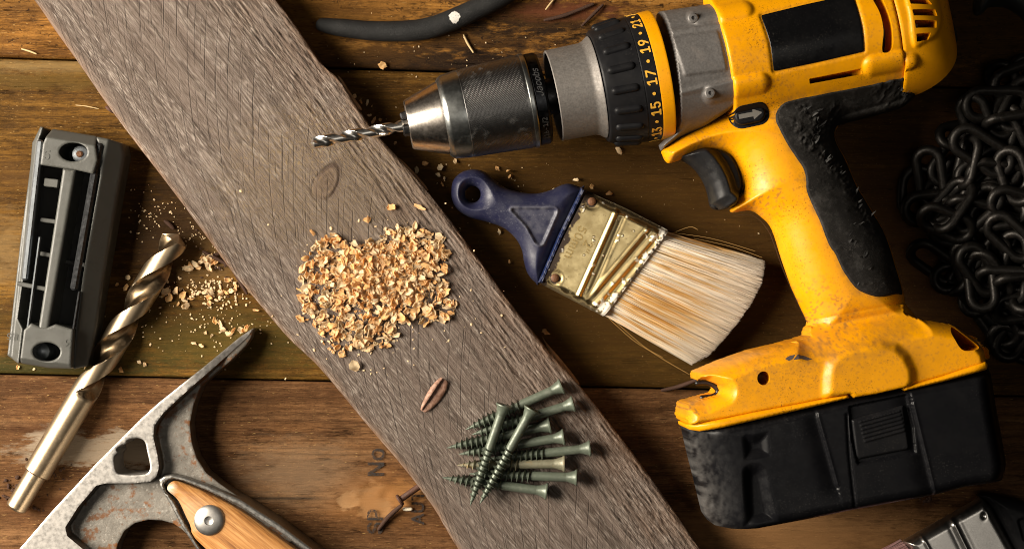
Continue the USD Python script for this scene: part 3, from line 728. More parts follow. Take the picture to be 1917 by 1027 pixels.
foot_px = [(1513, 612), (1510, 628), (1501, 637), (1470, 645), (1414, 658), (1360, 677), (1306, 697), (1304, 711), (1327, 713), (1341, 719), (1345, 730), (1340, 738), (1310, 745), (1275, 752), (1271, 777), (1276, 788), (1345, 779), (1414, 768), (1500, 752), (1580, 735), (1588, 743), (1635, 734), (1682, 723), (1762, 701), (1843, 671), (1840, 652), (1823, 632), (1784, 606), (1728, 597), (1704, 586), (1694, 568)]
foot_poly = poly(np.vstack([dq([q_], 8 if i_ < 2 or i_ == len(foot_px) - 1 else (8 if q_[0] < 1300 else 16 if q_[0] < 1346 else 14 if q_[0] > 1800 else 24)) for i_, q_ in enumerate(foot_px)]), 0.5)
hole1 = Polygon(dq([(1423 + 12 * math.cos(t), 706 + 13 * math.sin(t)) for t in np.linspace(0, 6.28, 24, endpoint=False)], 26))
hole2 = poly(dq(spline([(1770, 628), (1771, 617), (1779, 612), (1795, 624), (1816, 642), (1821, 650), (1800, 655), (1784, 651)]), 22))
slot_rear = poly(dq(spline([(1633, 0), (1645, 28), (1651, 60), (1651, 97), (1669, 93), (1669, 66), (1664, 38), (1652, 0), (1645, -18), (1626, -18)], True, 4), 27))
slot_thin = poly(dq([(1513, 150), (1608, 131), (1612, 139), (1515, 157)], 22)).buffer(0.2)
vent_px = [[(1699, 1), (1733, 1), (1741, 9), (1701, 9)], [(1704, 22), (1748, 20), (1752, 30), (1706, 31)], [(1708, 42), (1750, 41), (1750, 52), (1710, 54)], [(1712, 67), (1738, 64), (1734, 75), (1714, 79)], [(1692, -22), (1718, -20), (1726, -12), (1695, -12)]]
def bar_len(s): return 1.0
def z_barrel(xy):
    s, v = sv(xy)
    return np.sqrt(np.clip(RB ** 2 - v * v, 0, None)) * (0.97 + 0.0 * s)
s_f0, s_f1 = S_of(1470), S_of(1570)
f_handle, f_foot = sdf(handle_poly), sdf(foot_poly)
_fa = LineString(dq([(1271, 777), (1275, 752), (1310, 745), (1345, 730), (1327, 713), (1304, 711), (1306, 697), (1360, 677), (1414, 658), (1490, 640)], 24)); _fb = LineString(dq([(1712, 590), (1728, 597), (1784, 606), (1823, 632), (1840, 652), (1843, 671)], 18))
_da, _db = dist_to(_fa), dist_to(_fb)
d_footup = lambda xy: np.minimum(_da(xy), _db(xy))
d_neck = dist_to(dq([(1505, 618), (1600, 592), (1700, 574)], 16))
d_footside = dist_to(dq([(1694, 568), (1704, 586), (1728, 597), (1784, 606), (1823, 632), (1840, 652), (1843, 671)]))
pad = poly(dq([(1548, 740), (1549, 705), (1554, 680), (1566, 664), (1590, 652), (1620, 645), (1650, 643), (1676, 650), (1694, 667), (1706, 692), (1708, 712), (1690, 750)], 35), 1.0)
f_pad = sdf(pad)
def caps(p0, p1, z=28):
    a, b = dq([p0, p1], z); L = LineString([a, b]); return dist_to(L)
boss = [(caps((1384, 163), (1425, 155)), 4.7, 3.0), (caps((1636, 122), (1700, 110)), 4.5, 3.4), (caps((1358, 22), (1396, 14)), 4.4, 2.6)]
front_edge = axpoly([(s_h0, -RB), (s_h0, RB)])
seam_d = dist_to(axpoly([(s_h0, -RB), (s_h0, RB)]))
lab_c = dq([(1425, 25), (1440, 80), (1449, 135), (1535, 117), (1622, 97), (1616, 50), (1602, -16), (1510, 4)], 30)
label_poly = poly(lab_c, 1.2)
f_label = sdf(label_poly)
crest = dist_to(dq([(1500, 190), (1500, 110), (1700, 110)], 10))
foot_seam = dist_to(dq([(1511, 602), (1600, 583), (1693, 566)], 14))
def z_housing(xy, d=None):
    s, v = sv(xy)
    zb = np.where((s > s_h0 - 0.5) & (s < s_h1 + 1.0), z_barrel(xy), 0)
    hd = f_handle(xy)
    zh = dome(np.clip(hd, 0, None), 21, 17.5)
    fd = f_foot(xy)
    du = d_footup(xy)
    zf = np.minimum(11 + 23.5 * dome(du, 8.5, 1.0), 10 + 24.5 * sstep(d_neck(xy), -2.0, 15.0) * 1.0)
    zf = np.where(fd > -0.01, zf, 0)
    zf = np.where(fd > -0.01, np.minimum(zf, 34.0 - 1.0 * (1 - dome(np.clip(fd, 0, None), 1.0, 1.0))), 0)
    zf = zf + 2.9 * sstep(f_pad(xy), -3.0, 2.4) * (fd > 0)
    z = smax(smax(zb, zh, 4.0), zf, 3.0)
    for f, r, h in boss:
        q = f(xy)
        z = smax(z, np.where(q < r, z_barrel(xy) * 0.98 + h * np.sqrt(np.clip(1 - (q / r) ** 2, 0, 1)) - 0.3, 0), 0.8)
    z = z - 0.7 * sstep(f_label(xy), -0.9, 0.2)
    z = z - 0.3 * np.exp(-((foot_seam(xy)) / 0.5) ** 2)
    return np.clip(z, 0, None)
house_poly = unary_union([barrel_poly, handle_poly, foot_poly]).buffer(0.4).buffer(-0.4)
if house_poly.geom_type != 'Polygon': house_poly = max(house_poly.geoms, key=lambda g: g.area)
house_poly = Polygon(house_poly.exterior)
house_cut = house_poly.difference(unary_union([hole1, hole2, slot_rear, slot_thin]))
if house_cut.geom_type != 'Polygon': house_cut = max(house_cut.geoms, key=lambda g: g.area)
k_out = cKDTree(resample(house_poly.exterior, 0.2))
def house_top(xy, d):
    e = k_out.query(xy)[0]
    return z_housing(xy) * np.clip((0.93 + 0.07 * dome(e, 1.0, 1.0)), 0, 1)
s_l, s_r = S_of(1271), S_of(1760)
def low_of(fn):
    return lambda xy, d: -fn(xy, d) * (0.22 + 0.78 * sstep(sv(xy)[0], s_l, s_r))
SEAMS = [(LineString(dq([(1511, 602), (1600, 583), (1693, 566)], 14)), 0.5), (label_poly.exterior, 0.45), (pad.exterior, 0.8)]
grip_px = [(1474, 191), (1455, 199), (1445, 213), (1443, 226), (1448, 242), (1465, 274), (1480, 297), (1494, 318), (1499, 338), (1500, 358), (1510, 384), (1524, 414), (1541, 458), (1554, 478), (1566, 505), (1580, 526), (1592, 540), (1607, 549), (1636, 557), (1671, 552), (1692, 548), (1677, 493), (1663, 447), (1652, 420), (1638, 400), (1622, 372), (1606, 347), (1586, 300), (1570, 268), (1567, 245), (1578, 232), (1630, 218), (1690, 201), (1712, 186), (1720, 172), (1712, 157), (1695, 150), (1665, 152), (1626, 161), (1538, 178)]
grip_poly = poly(dq(spline(grip_px, True, 4), 8), 0.3)
hV, hF = relief(house_cut, house_top, 0.75, low_of(house_top), offs=(0.15, 0.45, 0.9), lines=SEAMS)
def dirt(xy):
    n1, n2 = fbm2(xy, 7, 7, 51, 4), fbm2(xy, 1.6, 1.6, 52, 4)
    g = np.exp(-dist_to(grip_poly.exterior)(xy) / 1.1) * 0.75 + np.exp(-dist_to(label_poly.exterior)(xy) / 0.7) * 0.5 + np.exp(-dist_to(pad.exterior)(xy) / 1.0) * 0.45
    for px, r, a in (((1330, 268), 6, 0.6), ((1350, 262), 4, 0.5), ((1500, 655), 12, 0.6), ((1600, 632), 12, 0.6), ((1690, 615), 12, 0.6), ((1400, 672), 12, 0.6), ((1310, 725), 8, 0.8), ((1284, 762), 6, 0.7), ((1530, 655), 8, 0.5), ((1700, 150), 10, 0.35), ((1500, 150), 16, 0.25), ((1585, 595), 9, 0.5)):
        q = dq([px], 24)[0]
        g = g + a * np.exp(-(((xy - q) ** 2).sum(1)) / r ** 2)
    sp_ = sstep(meshkit.fbm(np.column_stack([xy * 1.25, 0 * xy[:, 0] + 9.0]), 3, 59), 0.63, 0.70)
    reg = 0
    for px, r, a in (((1430, 372), 9, 1.0), ((1535, 565), 10, 0.8), ((1560, 600), 12, 0.8), ((1400, 118), 14, 0.5), ((1330, 262), 10, 0.8), ((1250, 292), 5, 1.0), ((1450, 180), 14, 0.5), ((1440, 690), 22, 0.5), ((1620, 690), 20, 0.4), ((1760, 650), 16, 0.4), ((1290, 765), 7, 1.0), ((1650, 60), 18, 0.5), ((1480, 350), 8, 0.6)):
        q = dq([px], 22)[0]
        reg = reg + a * np.exp(-(((xy - q) ** 2).sum(1)) / r ** 2)
    fine_ = 0.7 * np.clip(reg, 0, 1) * sp_
    return np.clip(np.maximum(fine_, 0.0) + 0.62 * g * np.clip(0.6 + 2.6 * n1 + 2.6 * n2, 0, 1.4), 0, 0.8)
D(drill, 'housing', (hV, hF), yellow_body, smooth=True, attrs={'dirt': dirt(hV[:, :2])})
# rear cap with its vents
s_e = S_of(1775)
cap_pts = [(s_h1 + 0.5, -RB), (s_h1 + 4, -RB - 0.3)] + [(s_h1 + (s_e - s_h1) * math.sin(t) ** 0.9, -(RB + 0.3) * math.cos(t) ** 0.8) for t in np.linspace(0.35, 1.5, 14)] + [(s_h1 + (s_e - s_h1) * math.sin(t) ** 0.9, (RB + 2.0) * math.cos(t) ** 0.8) for t in np.linspace(1.5, 0.25, 16)] + [(s_h1 + 3.5, RB + 2.0), (s_h1 + 0.5, RB + 0.5)]
cap_poly = poly(axpoly(cap_pts))
f_cap = sdf(cap_poly)
pad2 = poly(dq(spline([(1690, -40), (1697, 30), (1708, 88), (1735, 80), (1757, 66), (1768, 40), (1764, 5), (1748, -40)]), 27))
f_pad2 = sdf(pad2)
boss2 = caps((1690, 113), (1706, 109), 28)
def cap_top(xy, d):
    s, v = sv(xy)
    t = np.clip((s - s_h1) / (s_e - s_h1), 0, 1)
    z = (RB + 0.4) * np.sqrt(np.clip(1 - (v / (RB + 2)) ** 2, 0, 1)) * np.clip(1 - t ** 2.6, 0, 1) ** 0.5
    z = z - 1.1 * sstep(f_pad2(xy), 1.4, -0.4) * sstep(v, 24, 14)
    q = boss2(xy)
    z = smax(z, np.where(q < 4.6, 24 + 3.4 * np.sqrt(np.clip(1 - (q / 4.6) ** 2, 0, 1)), 0), 0.8)
    z = z - 0.5 * np.exp(-((s - s_h1 - 0.5) / 0.4) ** 2)
    return np.clip(z, 0, None)
cap_cut = cap_poly.difference(unary_union([Polygon(dq(v, 26)) .buffer(0.3) for v in vent_px]))
if cap_cut.geom_type != 'Polygon': cap_cut = max(cap_cut.geoms, key=lambda g: g.area)
D(drill, 'rear_cap', relief(cap_cut, cap_top, 0.6, offs=(0.1, 0.4), lines=[(pad2.exterior, 0.6)]), yellow, smooth=True)
D(drill, 'motor', lathe([(s_h1 - 14, mm(70)), (s_h1 + 12, mm(70))], ax(0), E3, 48), dark_steel)
for px in ((1784, 62), (1780, 100)):                           # rubber bumpers on the cap
    a = np.array([*dq([px])[0], 0])
    D(drill, 'rubber_bumper', tube(np.array([a + N3 * -3.2 - E3 * 0.6, a - E3 * 0.2, a + N3 * 3.2 - E3 * 0.6]), 2.0, 12), grip_mat, smooth=True)
seam_px = [(1375, 402), (1390, 400), (1406, 400), (1424, 411), (1440, 432), (1450, 456), (1468, 506), (1490, 556), (1512, 603)]
sq = spline(dq([(x + 2.5, y + 1.5) for x, y in seam_px], 5), False, 6)
D(drill, 'mould_seam', tube(np.column_stack([sq, z_housing(sq) + 0.02]), 0.14, 6), plastic('seam_dark', (0.05, 0.022, 0.004), 0.7), smooth=True)  # thin dark tube along the seam, in place of a groove
# label panel
D(drill, 'label_panel', relief(label_poly.buffer(-0.45), lambda xy, d: z_barrel(xy) - 0.35 + dome(d, 0.4, 0.25), 0.9, lambda xy, d: z_barrel(xy) - 1.4), panel_black, smooth=True)
# grip rubber over the back of the handle
k_hole = dist_to(dq([(1497, 205), (1520, 215), (1528, 240), (1520, 262), (1500, 262), (1490, 235)], 15))
tear = dist_to(dq([(1515, 275), (1545, 297), (1575, 330), (1597, 350), (1612, 385), (1628, 408)], 12))
tear2 = dist_to(dq([(1560, 205), (1556, 232), (1540, 255)], 12))
def grip_z(xy, d):
    zb = z_housing(xy)
    z = np.maximum(zb - 0.5 + 1.4 * sstep(d, 0, 0.9), 9 * dome(d, 3, 1.0))
    r1 = fbm2(xy, 2.6, 1.6, 60, 4)
    wear = np.exp(-(k_hole(xy) / 3.2) ** 2) + 1.1 * np.exp(-(tear(xy) / 2.6) ** 2) + np.exp(-(tear2(xy) / 2.8) ** 2)
    s, v = sv(xy)
    wear = wear + 0.8 * sstep(s, s_h1 - 20, s_h1 - 4) * (v < 40)
    rid = np.clip(1 - 5.5 * np.abs(fbm2(xy @ np.array([[0.78, -0.62], [0.62, 0.78]]), 5.0, 2.0, 66, 4)), 0, 1)
    rid2 = np.clip(1 - 6 * np.abs(fbm2(xy, 2.4, 3.6, 68, 3)), 0, 1)
    z = z + np.clip(wear, 0, 1.2) * (0.9 * rid ** 2 + 0.4 * rid2 ** 2 - 0.45) + 0.5 * fbm2(xy, 7, 7, 61, 2) + np.clip(fbm2(xy, 3.5, 1.4, 65, 3) - 0.1, 0, 1) * 2.2 * sstep(d, 1.0, 3.0)
    return np.clip(z, 0, None)
D(drill, 'rubber_grip', relief(grip_poly, grip_z, 0.55, offs=(0.1, 0.4)), grip_mat, smooth=True)
# gear case
gc_px = [(1231, 24), (1262, 20), (1301, 15), (1343, 8), (1349, 30), (1359, 73), (1370, 137), (1376, 175), (1367, 205), (1316, 238), (1272, 259), (1237, 283), (1233, 272), (1250, 255), (1262, 240)]
gc_poly = poly(dq(gc_px), 0.3)
RG = mm(116)
f_gc = sdf(gc_poly)
gpanel = poly(dq([(1258, 70), (1345, 57), (1361, 132), (1281, 142)], 27), 1.0); f_gp = sdf(gpanel)
gb = [caps((1335, 175), (1376, 165), 27), caps((1308, 28), (1346, 20), 25)]
d_rail = dist_to(dq([(1270, 175), (1376, 150)], 27)); d_rail2 = dist_to(dq([(1240, 60), (1352, 45)], 26))
def gc_top(xy, d):
    s, v = sv(xy)
    zb = np.sqrt(np.clip(RG ** 2 - v * v, 0, None))
    z = smax(zb, dome(d, 9, 13.0), 4)
    z = z + 0.7 * sstep(f_gp(xy), -0.4, 0.4)
    for g in gb:
        q = g(xy)
        z = smax(z, np.where(q < 4.2, zb * 0.98 + 2.8 * np.sqrt(np.clip(1 - (q / 4.2) ** 2, 0, 1)), 0), 0.6)
    z = z + 0.9 * np.exp(-(d_rail(xy) / 1.2) ** 2) + 0.9 * np.exp(-(d_rail2(xy) / 1.2) ** 2)
    z = z + 0.25 * fbm2(xy, 3, 3, 70, 3)
    return np.clip(z, 0, None) * (0.6 + 0.4 * sstep(d, 0, 0.8))
D(drill, 'gear_case', relief(gc_poly, gc_top, 0.7, offs=(0.1, 0.4)), cast, smooth=True)
for px in ((1330, 174), (1301, 31)):
    x, y = dq([px], 28)[0]
    z = float(gc_top(np.array([[x, y]]), np.array([5.0]))[0])
    c = np.array([x, y, z])
    D(drill, 'case_screw', lathe([(-3, 1.0), (-3, 2.4), (1.0, 2.4), (1.5, 1.9), (1.6, 0.9), (0.6, 0.7)], c, np.array([0, 0, 1.0]), 20, up=(1, 0, 0)), cast)
# trigger
tg_px = [(1254, 303), (1268, 296), (1290, 308), (1303, 320), (1313, 334), (1320, 348), (1325, 364), (1329, 383), (1335, 390), (1343, 393), (1354, 392), (1365, 389), (1378, 380), (1391, 350), (1384, 316), (1365, 286), (1335, 276), (1300, 281)]
tg_poly = poly(dq(spline(tg_px, True, 4)), 0.4)
tgl = dist_to(dq([(1268, 296), (1290, 308), (1303, 320), (1313, 334), (1320, 348), (1325, 364), (1329, 383), (1343, 393)]))
D(drill, 'trigger', relief(tg_poly, lambda xy, d: np.minimum(dome(tgl(xy), 8, 11.0), dome(d, 4, 11.0) + 2) - 6.5 * sstep(tgl(xy), 8, 13), 0.6, offs=(0.1, 0.4)), trig_mat, smooth=True)
# direction button
bx = dq([(1402, 214)], 17)[0]
zb_ = float(z_housing(np.array([bx]))[0])
bq = dq([(1390, 220), (1419, 214)], zb_)
capL = LineString(bq)
D(drill, 'button_well', relief(capL.buffer(4.9), lambda xy, d: z_housing(xy) + 0.42 * dome(d, 0.5, 1.0), 0.6, lambda xy, d: z_housing(xy) - 1.5), black_plastic, smooth=True)
bq2 = dq([(1392, 217), (1418, 212)], zb_ + 3)
btn = D(drill, 'direction_button', relief(LineString(bq2).buffer(3.9), lambda xy, d: zb_ + 1.2 + dome(d, 1.2, 1.5), 0.5, zb_ - 3, offs=(0.2, 0.5)), black_plastic, smooth=True)
be_ = (bq2[1] - bq2[0]) / np.linalg.norm(bq2[1] - bq2[0]); bn_ = np.array([-be_[1], be_[0]])
bc = bq2.mean(0)
arrow = Polygon([bc + be_ * a + bn_ * b for a, b in [(-5.2, -1.0), (1.2, -1.0), (1.2, -2.4), (5.4, 0), (1.2, 2.4), (1.2, 1.0), (-5.2, 1.0)]])
D(btn, 'arrow_mark', relief(arrow, lambda xy, d: zb_ + 2.78 + 0 * d, 0.5, zb_ + 2.4), worn_white, smooth=False)
# foot: metal spring clip in its notch, chipped paint
cl = dq([(1303, 716), (1318, 715), (1330, 718), (1340, 727), (1340, 735), (1330, 741), (1312, 743)], 12)
D(drill, 'spring_clip', tube(np.column_stack([spline(cl, False, 4), np.full(25, 16.0)]), 1.2, 8), dark_steel, smooth=True)
chip1 = poly(dq([(1470, 671), (1478, 666), (1490, 663), (1484, 671), (1476, 675)], 33)); chip2 = poly(dq([(1484, 673), (1494, 663), (1508, 666), (1521, 672), (1510, 674), (1500, 671)], 33))
bare = plastic('bare_patch', (0.075, 0.06, 0.06), 0.6, 0.5)
for c_ in (chip1, chip2): D(drill, 'chipped_patch', relief(c_, lambda xy, d: z_housing(xy) + 0.06, 0.6, lambda xy, d: z_housing(xy) - 0.5), bare, smooth=True, label='dark bare patch where the yellow is scraped off')
# yellow rim and battery
H_B = 35.0
def rimpoly(pts): return poly(np.vstack([dq([q_], 10 if q_[0] < 1300 else 20 if q_[0] < 1346 else H_B - 4) for q_ in pts]))
rimA = rimpoly([(1274, 790), (1285, 787), (1345, 779), (1414, 769), (1500, 753), (1560, 741), (1584, 737), (1588, 744), (1540, 756), (1414, 785), (1345, 796), (1297, 801), (1280, 799), (1275, 795)])
rimB = rimpoly([(1684, 724), (1762, 702), (1843, 675), (1848, 682), (1846, 691), (1762, 714), (1690, 731)])
dl = dist_to(dq([(1262, 770), (1278, 805), (1297, 859), (1310, 910), (1323, 963), (1334, 990)], 14))
dr = dist_to(dq([(1840, 660), (1846, 697), (1855, 754), (1866, 812), (1874, 859), (1872, 880)], 8))
def b_side(xy): return np.minimum(dome(dl(xy) , 17, 1.0), dome(dr(xy), 13, 1.0))
for g in (rimA, rimB): D(drill, 'foot_rim', relief(g, lambda xy, d: (H_B + 0.6) * (0.62 + 0.38 * b_side(xy)) * (0.93 + 0.07 * dome(d, 1.4, 1.0)), 0.6, 2.0, offs=(0.15, 0.45)), yellow, smooth=True)
bat_px = [(1284, 797), (1345, 791), (1414, 780), (1540, 752), (1588, 740), (1682, 722), (1762, 708), (1844, 688), (1847, 697), (1855, 754), (1866, 812), (1874, 859), (1871, 876), (1850, 891), (1800, 908), (1741, 924), (1665, 938), (1588, 952), (1500, 970), (1414, 986), (1371, 989), (1336, 981), (1323, 963), (1310, 910), (1297, 859)]
bat_poly = poly(np.vstack([dq([q_], 14 if q_[0] < 1337 else 8 if q_[0] > 1843 else 26) for q_ in bat_px]), 1.0)
grA = poly(dq([(1392, 992), (1388, 900), (1389, 880), (1395, 870), (1408, 866), (1424, 867), (1434, 874), (1440, 890), (1448, 930), (1459, 978)], H_B), 0.3); fA = sdf(grA)
grB = poly(dq([(1388, 818), (1396, 812), (1410, 813), (1440, 806), (1443, 852), (1432, 856), (1393, 862)], H_B), 0.4); fB = sdf(grB)
recess = poly(dq([(1590, 760), (1698, 738), (1712, 800), (1716, 848), (1606, 868), (1594, 820)], H_B), 0.5); fR = sdf(recess)
lineA, lineB = dist_to(dq([(1532, 780), (1567, 905)], H_B)), dist_to(dq([(1710, 756), (1749, 915)], H_B))
sA = dq([(1532, 780), (1567, 905)], H_B); 
seam = dist_to(dq([(1586, 776), (1590, 850), (1601, 948)], H_B))
d_top = dist_to(dq([(1284, 797), (1414, 780), (1588, 740), (1844, 688)], H_B - 3))
def side_of(xy, a, b): return (b[0] - a[0]) * (xy[:, 1] - a[1]) - (b[1] - a[1]) * (xy[:, 0] - a[0])
lB = dq([(1710, 756), (1749, 915)], H_B)
def bat_top(xy, d):
    z = H_B * (0.18 + 0.82 * b_side(xy)) * (0.86 + 0.14 * dome(d, 5, 1.0))
    z = z - 3.2 * sstep(fA(xy), -0.3, 5.5) - 2.0 * sstep(fB(xy), -0.3, 4.5)
    z = z - 1.3 * sstep(fR(xy), -0.4, 0.5)
    for L, ab in ((lineA, sA), (lineB, lB)):
        q = L(xy); sgn = np.sign(side_of(xy, ab[0], ab[1]))
        z = z - 1.3 * np.exp(-(q / 5.0) ** 2) * (sgn < 0) * sstep(q, 0, 0.6)
        z = z + 0.2 * np.exp(-(q / 0.8) ** 2)
    z = z - 0.7 * np.exp(-(seam(xy) / 0.5) ** 2)
    z = z - 2.2 * (1 - sstep(d_top(xy), 2.6, 3.6))
    return np.clip(z, 1.0, None)
bV_, bF_ = relief(bat_poly, bat_top, 0.6, low_of(bat_top), offs=(0.1, 0.4), lines=[(LineString(dq([(1532, 780), (1567, 905)], H_B)), 0.5), (LineString(dq([(1710, 756), (1749, 915)], H_B)), 0.5), (LineString(dq([(1586, 776), (1590, 850), (1601, 948)], H_B)), 0.5), (grA.exterior, 0.5), (recess.exterior, 0.4), (LineString(dq([(1284, 797), (1414, 780), (1588, 740), (1844, 688)], H_B - 3)).offset_curve(-3.1), 0.5)])
_bx = bV_[:, :2]
b_dust_sheen = np.clip(0.62 * (1.2 * np.exp(-dl(_bx) / 4.0) + 0.5 * np.exp(-d_top(_bx) / 3.0) * np.exp(-dl(_bx) / 40)) * np.clip(0.45 + 1.2 * fbm2(_bx, 9, 14, 55, 3) + 3.0 * fbm2(_bx, 1.0, 2.2, 56, 4), 0, 1.2), 0, 0.9)  # grey at the left edge: dust plus a sheen painted into the colour
bat = D(drill, 'battery_pack', (bV_, bF_), battery_black, smooth=True, attrs={'dirt': b_dust_sheen})
lt = poly(dq([(1594, 785), (1692, 758), (1704, 838), (1700, 842), (1609, 860), (1603, 855)], H_B), 0.5)
la, lb = dq([(1594, 785), (1692, 758)], H_B); lu = (lb - la) / np.linalg.norm(lb - la); lv = np.array([lu[1], -lu[0]])
def lt_top(xy, d):
    t = (xy - la) @ lv; u = (xy - la) @ lu
    rib = 0.45 * (0.5 + 0.5 * np.cos(2 * np.pi * t / 1.75)) * ((t > 1.6) & (t < 11.5)) * sstep(u, 2.5, 3.5) * (1 - sstep(u, 21, 22))
    return H_B - 1.0 + dome(d, 1.2, 1.4) + rib - 0.04 * t
D(bat, 'latch_button', relief(lt, lt_top, 0.4, H_B - 8, offs=(0.15, 0.5)), black_plastic, smooth=True)
# ---------------------------------------------------------------- grey folding hex key set
hexgrey = plastic('hex_tool_plastic', (0.060, 0.060, 0.054), 0.36, 0.2, (0.16, 0.15, 0.13), 0.25, (0.10, 0.09, 0.08), 0.08)
keysteel = metal('hex_key_steel', (0.20, 0.215, 0.23), 0.34, stretch=(1, 0.1, 1), stain=(0.12, 0.10, 0.08), stain_amt=0.15, bump=0, metallic=0.8)
keyblack = metal('hex_key_black', (0.035, 0.036, 0.038), 0.25, bump=0.00002, metallic=0.5)
nail_rust = metal('dark_rusty_nail', (0.075, 0.030, 0.016), 0.65, stain=(0.03, 0.013, 0.008), stain_amt=0.6, bump=0.0002, metallic=0.2)
rust = metal('rusty_iron', (0.16, 0.07, 0.03), 0.6, stain=(0.06, 0.025, 0.012), stain_amt=0.6, bump=0.0002, metallic=0.3)
hx = thing('folding_hex_key_set', 'grey plastic folding hex key set with its keys folded in', 'hex key set', tuple(FLAT.q([(120, 465)])[0]) + (0,))
def slab(px, z0, z1, r=0.8, ch=0.7, h=0.7, tilt=None, holes=(), hs=0.5):
    g = poly(FLAT.q(px, z1 - 2), hs)
    for q in holes: g = g.difference(q)
    def top(xy, d):
        z = z1 - r + dome(d, ch, r)
        return z + (tilt(xy) if tilt is not None else 0)
    return relief(g, top, h, z0, offs=(0.12, 0.4))
HT = 26.0
def lin(p0, p1, z=24):                                          # signed distance along p0 -> p1 in mm
    a, b = FLAT.q([p0, p1], z); e = (b - a) / np.linalg.norm(b - a)
    return lambda xy: (np.asarray(xy) - a) @ e
emit(hx, 'inner_frame', slab([(80, 246), (190, 262), (220, 300), (176, 600), (150, 684), (40, 676), (24, 640), (60, 300)], 0.5, 7), plastic('hex_inner_dark', (0.02, 0.02, 0.019), 0.5))
oval1 = poly(FLAT.q([(137 + 26 * math.cos(t), 284.5 + 17.5 * math.sin(t)) for t in np.linspace(0, 2 * math.pi, 40, endpoint=False)], HT))
oval2 = poly(FLAT.q([(85.7 + 25.5 * math.cos(t), 658.5 + 17.5 * math.sin(t)) for t in np.linspace(0, 2 * math.pi, 40, endpoint=False)], HT))
tA, tB = lin((150, 268), (155, 240)), lin((88, 676), (86, 692))
blkA = emit(hx, 'end_block', slab([(95, 240), (178, 254), (184, 300), (176, 326), (146, 319), (118, 315), (77, 309), (82, 269)], 6, HT, 0.6, 0.7, 0.5, lambda xy: -1.2 * np.clip(tA(xy), 0, 8), [oval1]), hexgrey)
blkB = emit(hx, 'end_block', slab([(60, 604), (76, 611), (91, 612), (106, 606), (139, 616), (134, 690), (90, 689), (38, 680), (46, 617)], 6, HT - 1, 0.8, 0.8, 0.5, lambda xy: -0.9 * np.clip(tB(xy), 0, 8), [oval2]), hexgrey)
emit(hx, 'center_rib', slab([(119, 314), (144, 318), (92, 620), (72, 620)], 6, HT - 1.2, 1.2, 1.4, 0.5), hexgrey)
tl_ = lin((72, 300), (52, 298))
emit(hx, 'side_panel', slab([(76, 237), (84, 239), (71, 267), (65, 318), (51, 456), (42, 530), (32, 596), (46, 616), (37, 681), (24, 674), (11, 665), (18, 606), (35, 456), (55, 306), (58, 266)], 1, HT - 2, 1.0, 0.8, 0.5, lambda xy: -0.9 * np.clip(tl_(xy), 0, 4)), hexgrey)
tr_ = lin((190, 330), (232, 338))
emit(hx, 'side_panel', slab([(182, 256), (206, 261), (226, 268), (230, 290), (221, 340), (190, 520), (176, 610), (158, 686), (136, 691), (142, 616), (156, 520), (188, 330)], 1, HT - 4, 1.0, 0.9, 0.6, lambda xy: -0.95 * np.clip(tr_(xy), -0.5, 9) - 0.0), hexgrey)
def bar(p0, p1, z, w, h, m, parent=hx, name='hex_key', zz=None, c=0.3):
    a, b = FLAT.p(*p0, z), FLAT.p(*p1, z if zz is None else zz)
    return emit(parent, name, rbox(a, b, w, h, c=c), m, smooth=20)
bar((76, 262), (46.5, 524), HT - 3.5, 3.0, 3.4, keysteel, c=0.8)
bar((187, 268), (138, 543), HT - 3.5, 3.3, 3.4, keyblack, c=0.9)
bar((75, 443), (52, 616), HT - 2.5, 1.0, 2.0, keysteel)
bar((149, 545), (134, 640), HT - 4, 1.0, 2.0, keyblack)
for p0, p1, z in (((76, 411), (105, 415), 19), ((76, 474), (97, 478), 19), ((33, 530), (88, 541), 21.5), ((100, 486), (160, 496), 12)):
    bar(p0, p1, z, 2.0, 2.4, hexgrey, name='cross_bar')
bar((84, 341), (110, 344), 20.5, 3.8, 3.5, hexgrey, name='cross_bar')
_pb = np.append(FLAT.q([(148, 288)], 20)[0], 0)
emit(hx, 'pivot_bolt', lathe([(6, 4.2), (17.5, 4.2), (18.4, 3.6), (18.6, 2.0), (18.6, 0.5)], _pb, np.array([0, 0, 1.0]), 28, up=(1, 0, 0)), keysteel, smooth=30)
emit(hx, 'pivot_pin', lathe([(15, 1.5), (19.4, 1.5), (19.8, 0.9)], _pb, np.array([0, 0, 1.0]), 20, up=(1, 0, 0)), rust, smooth=30)
emit(hx, 'pivot_bolt', lathe([(6, 4.8), (15, 4.8), (17, 4.0), (18, 2.0)], np.append(FLAT.q([(76, 657)], 17)[0], 0), np.array([0, 0, 1.0]), 28, up=(1, 0, 0)), keysteel, smooth=30)
def flat_text(txt, px, h, ang, z, depth, shear=0, bold=False):
    x0, y0 = FLAT.q([px], z)[0]; c, s = math.cos(ang), math.sin(ang)
    return text_on(lambda v: np.column_stack([x0 + v[:, 0] * c - v[:, 1] * s, y0 + v[:, 0] * s + v[:, 1] * c, z + v[:, 2]]), txt, h, depth, bold, shear)
emit(blkA, 'raised_number', flat_text('5', (88, 290), 4.2, -0.12, HT - 0.05, 0.3), hexgrey, smooth=False)
emit(blkB, 'raised_number', flat_text('3', (127, 642), 3.8, math.pi - 0.12, HT - 1.05, 0.3), hexgrey, smooth=False)
emit(blkB, 'raised_number', flat_text('1.5', (25, 630), 3.0, math.pi - 0.1, 22.6, 0.3), hexgrey, smooth=False)

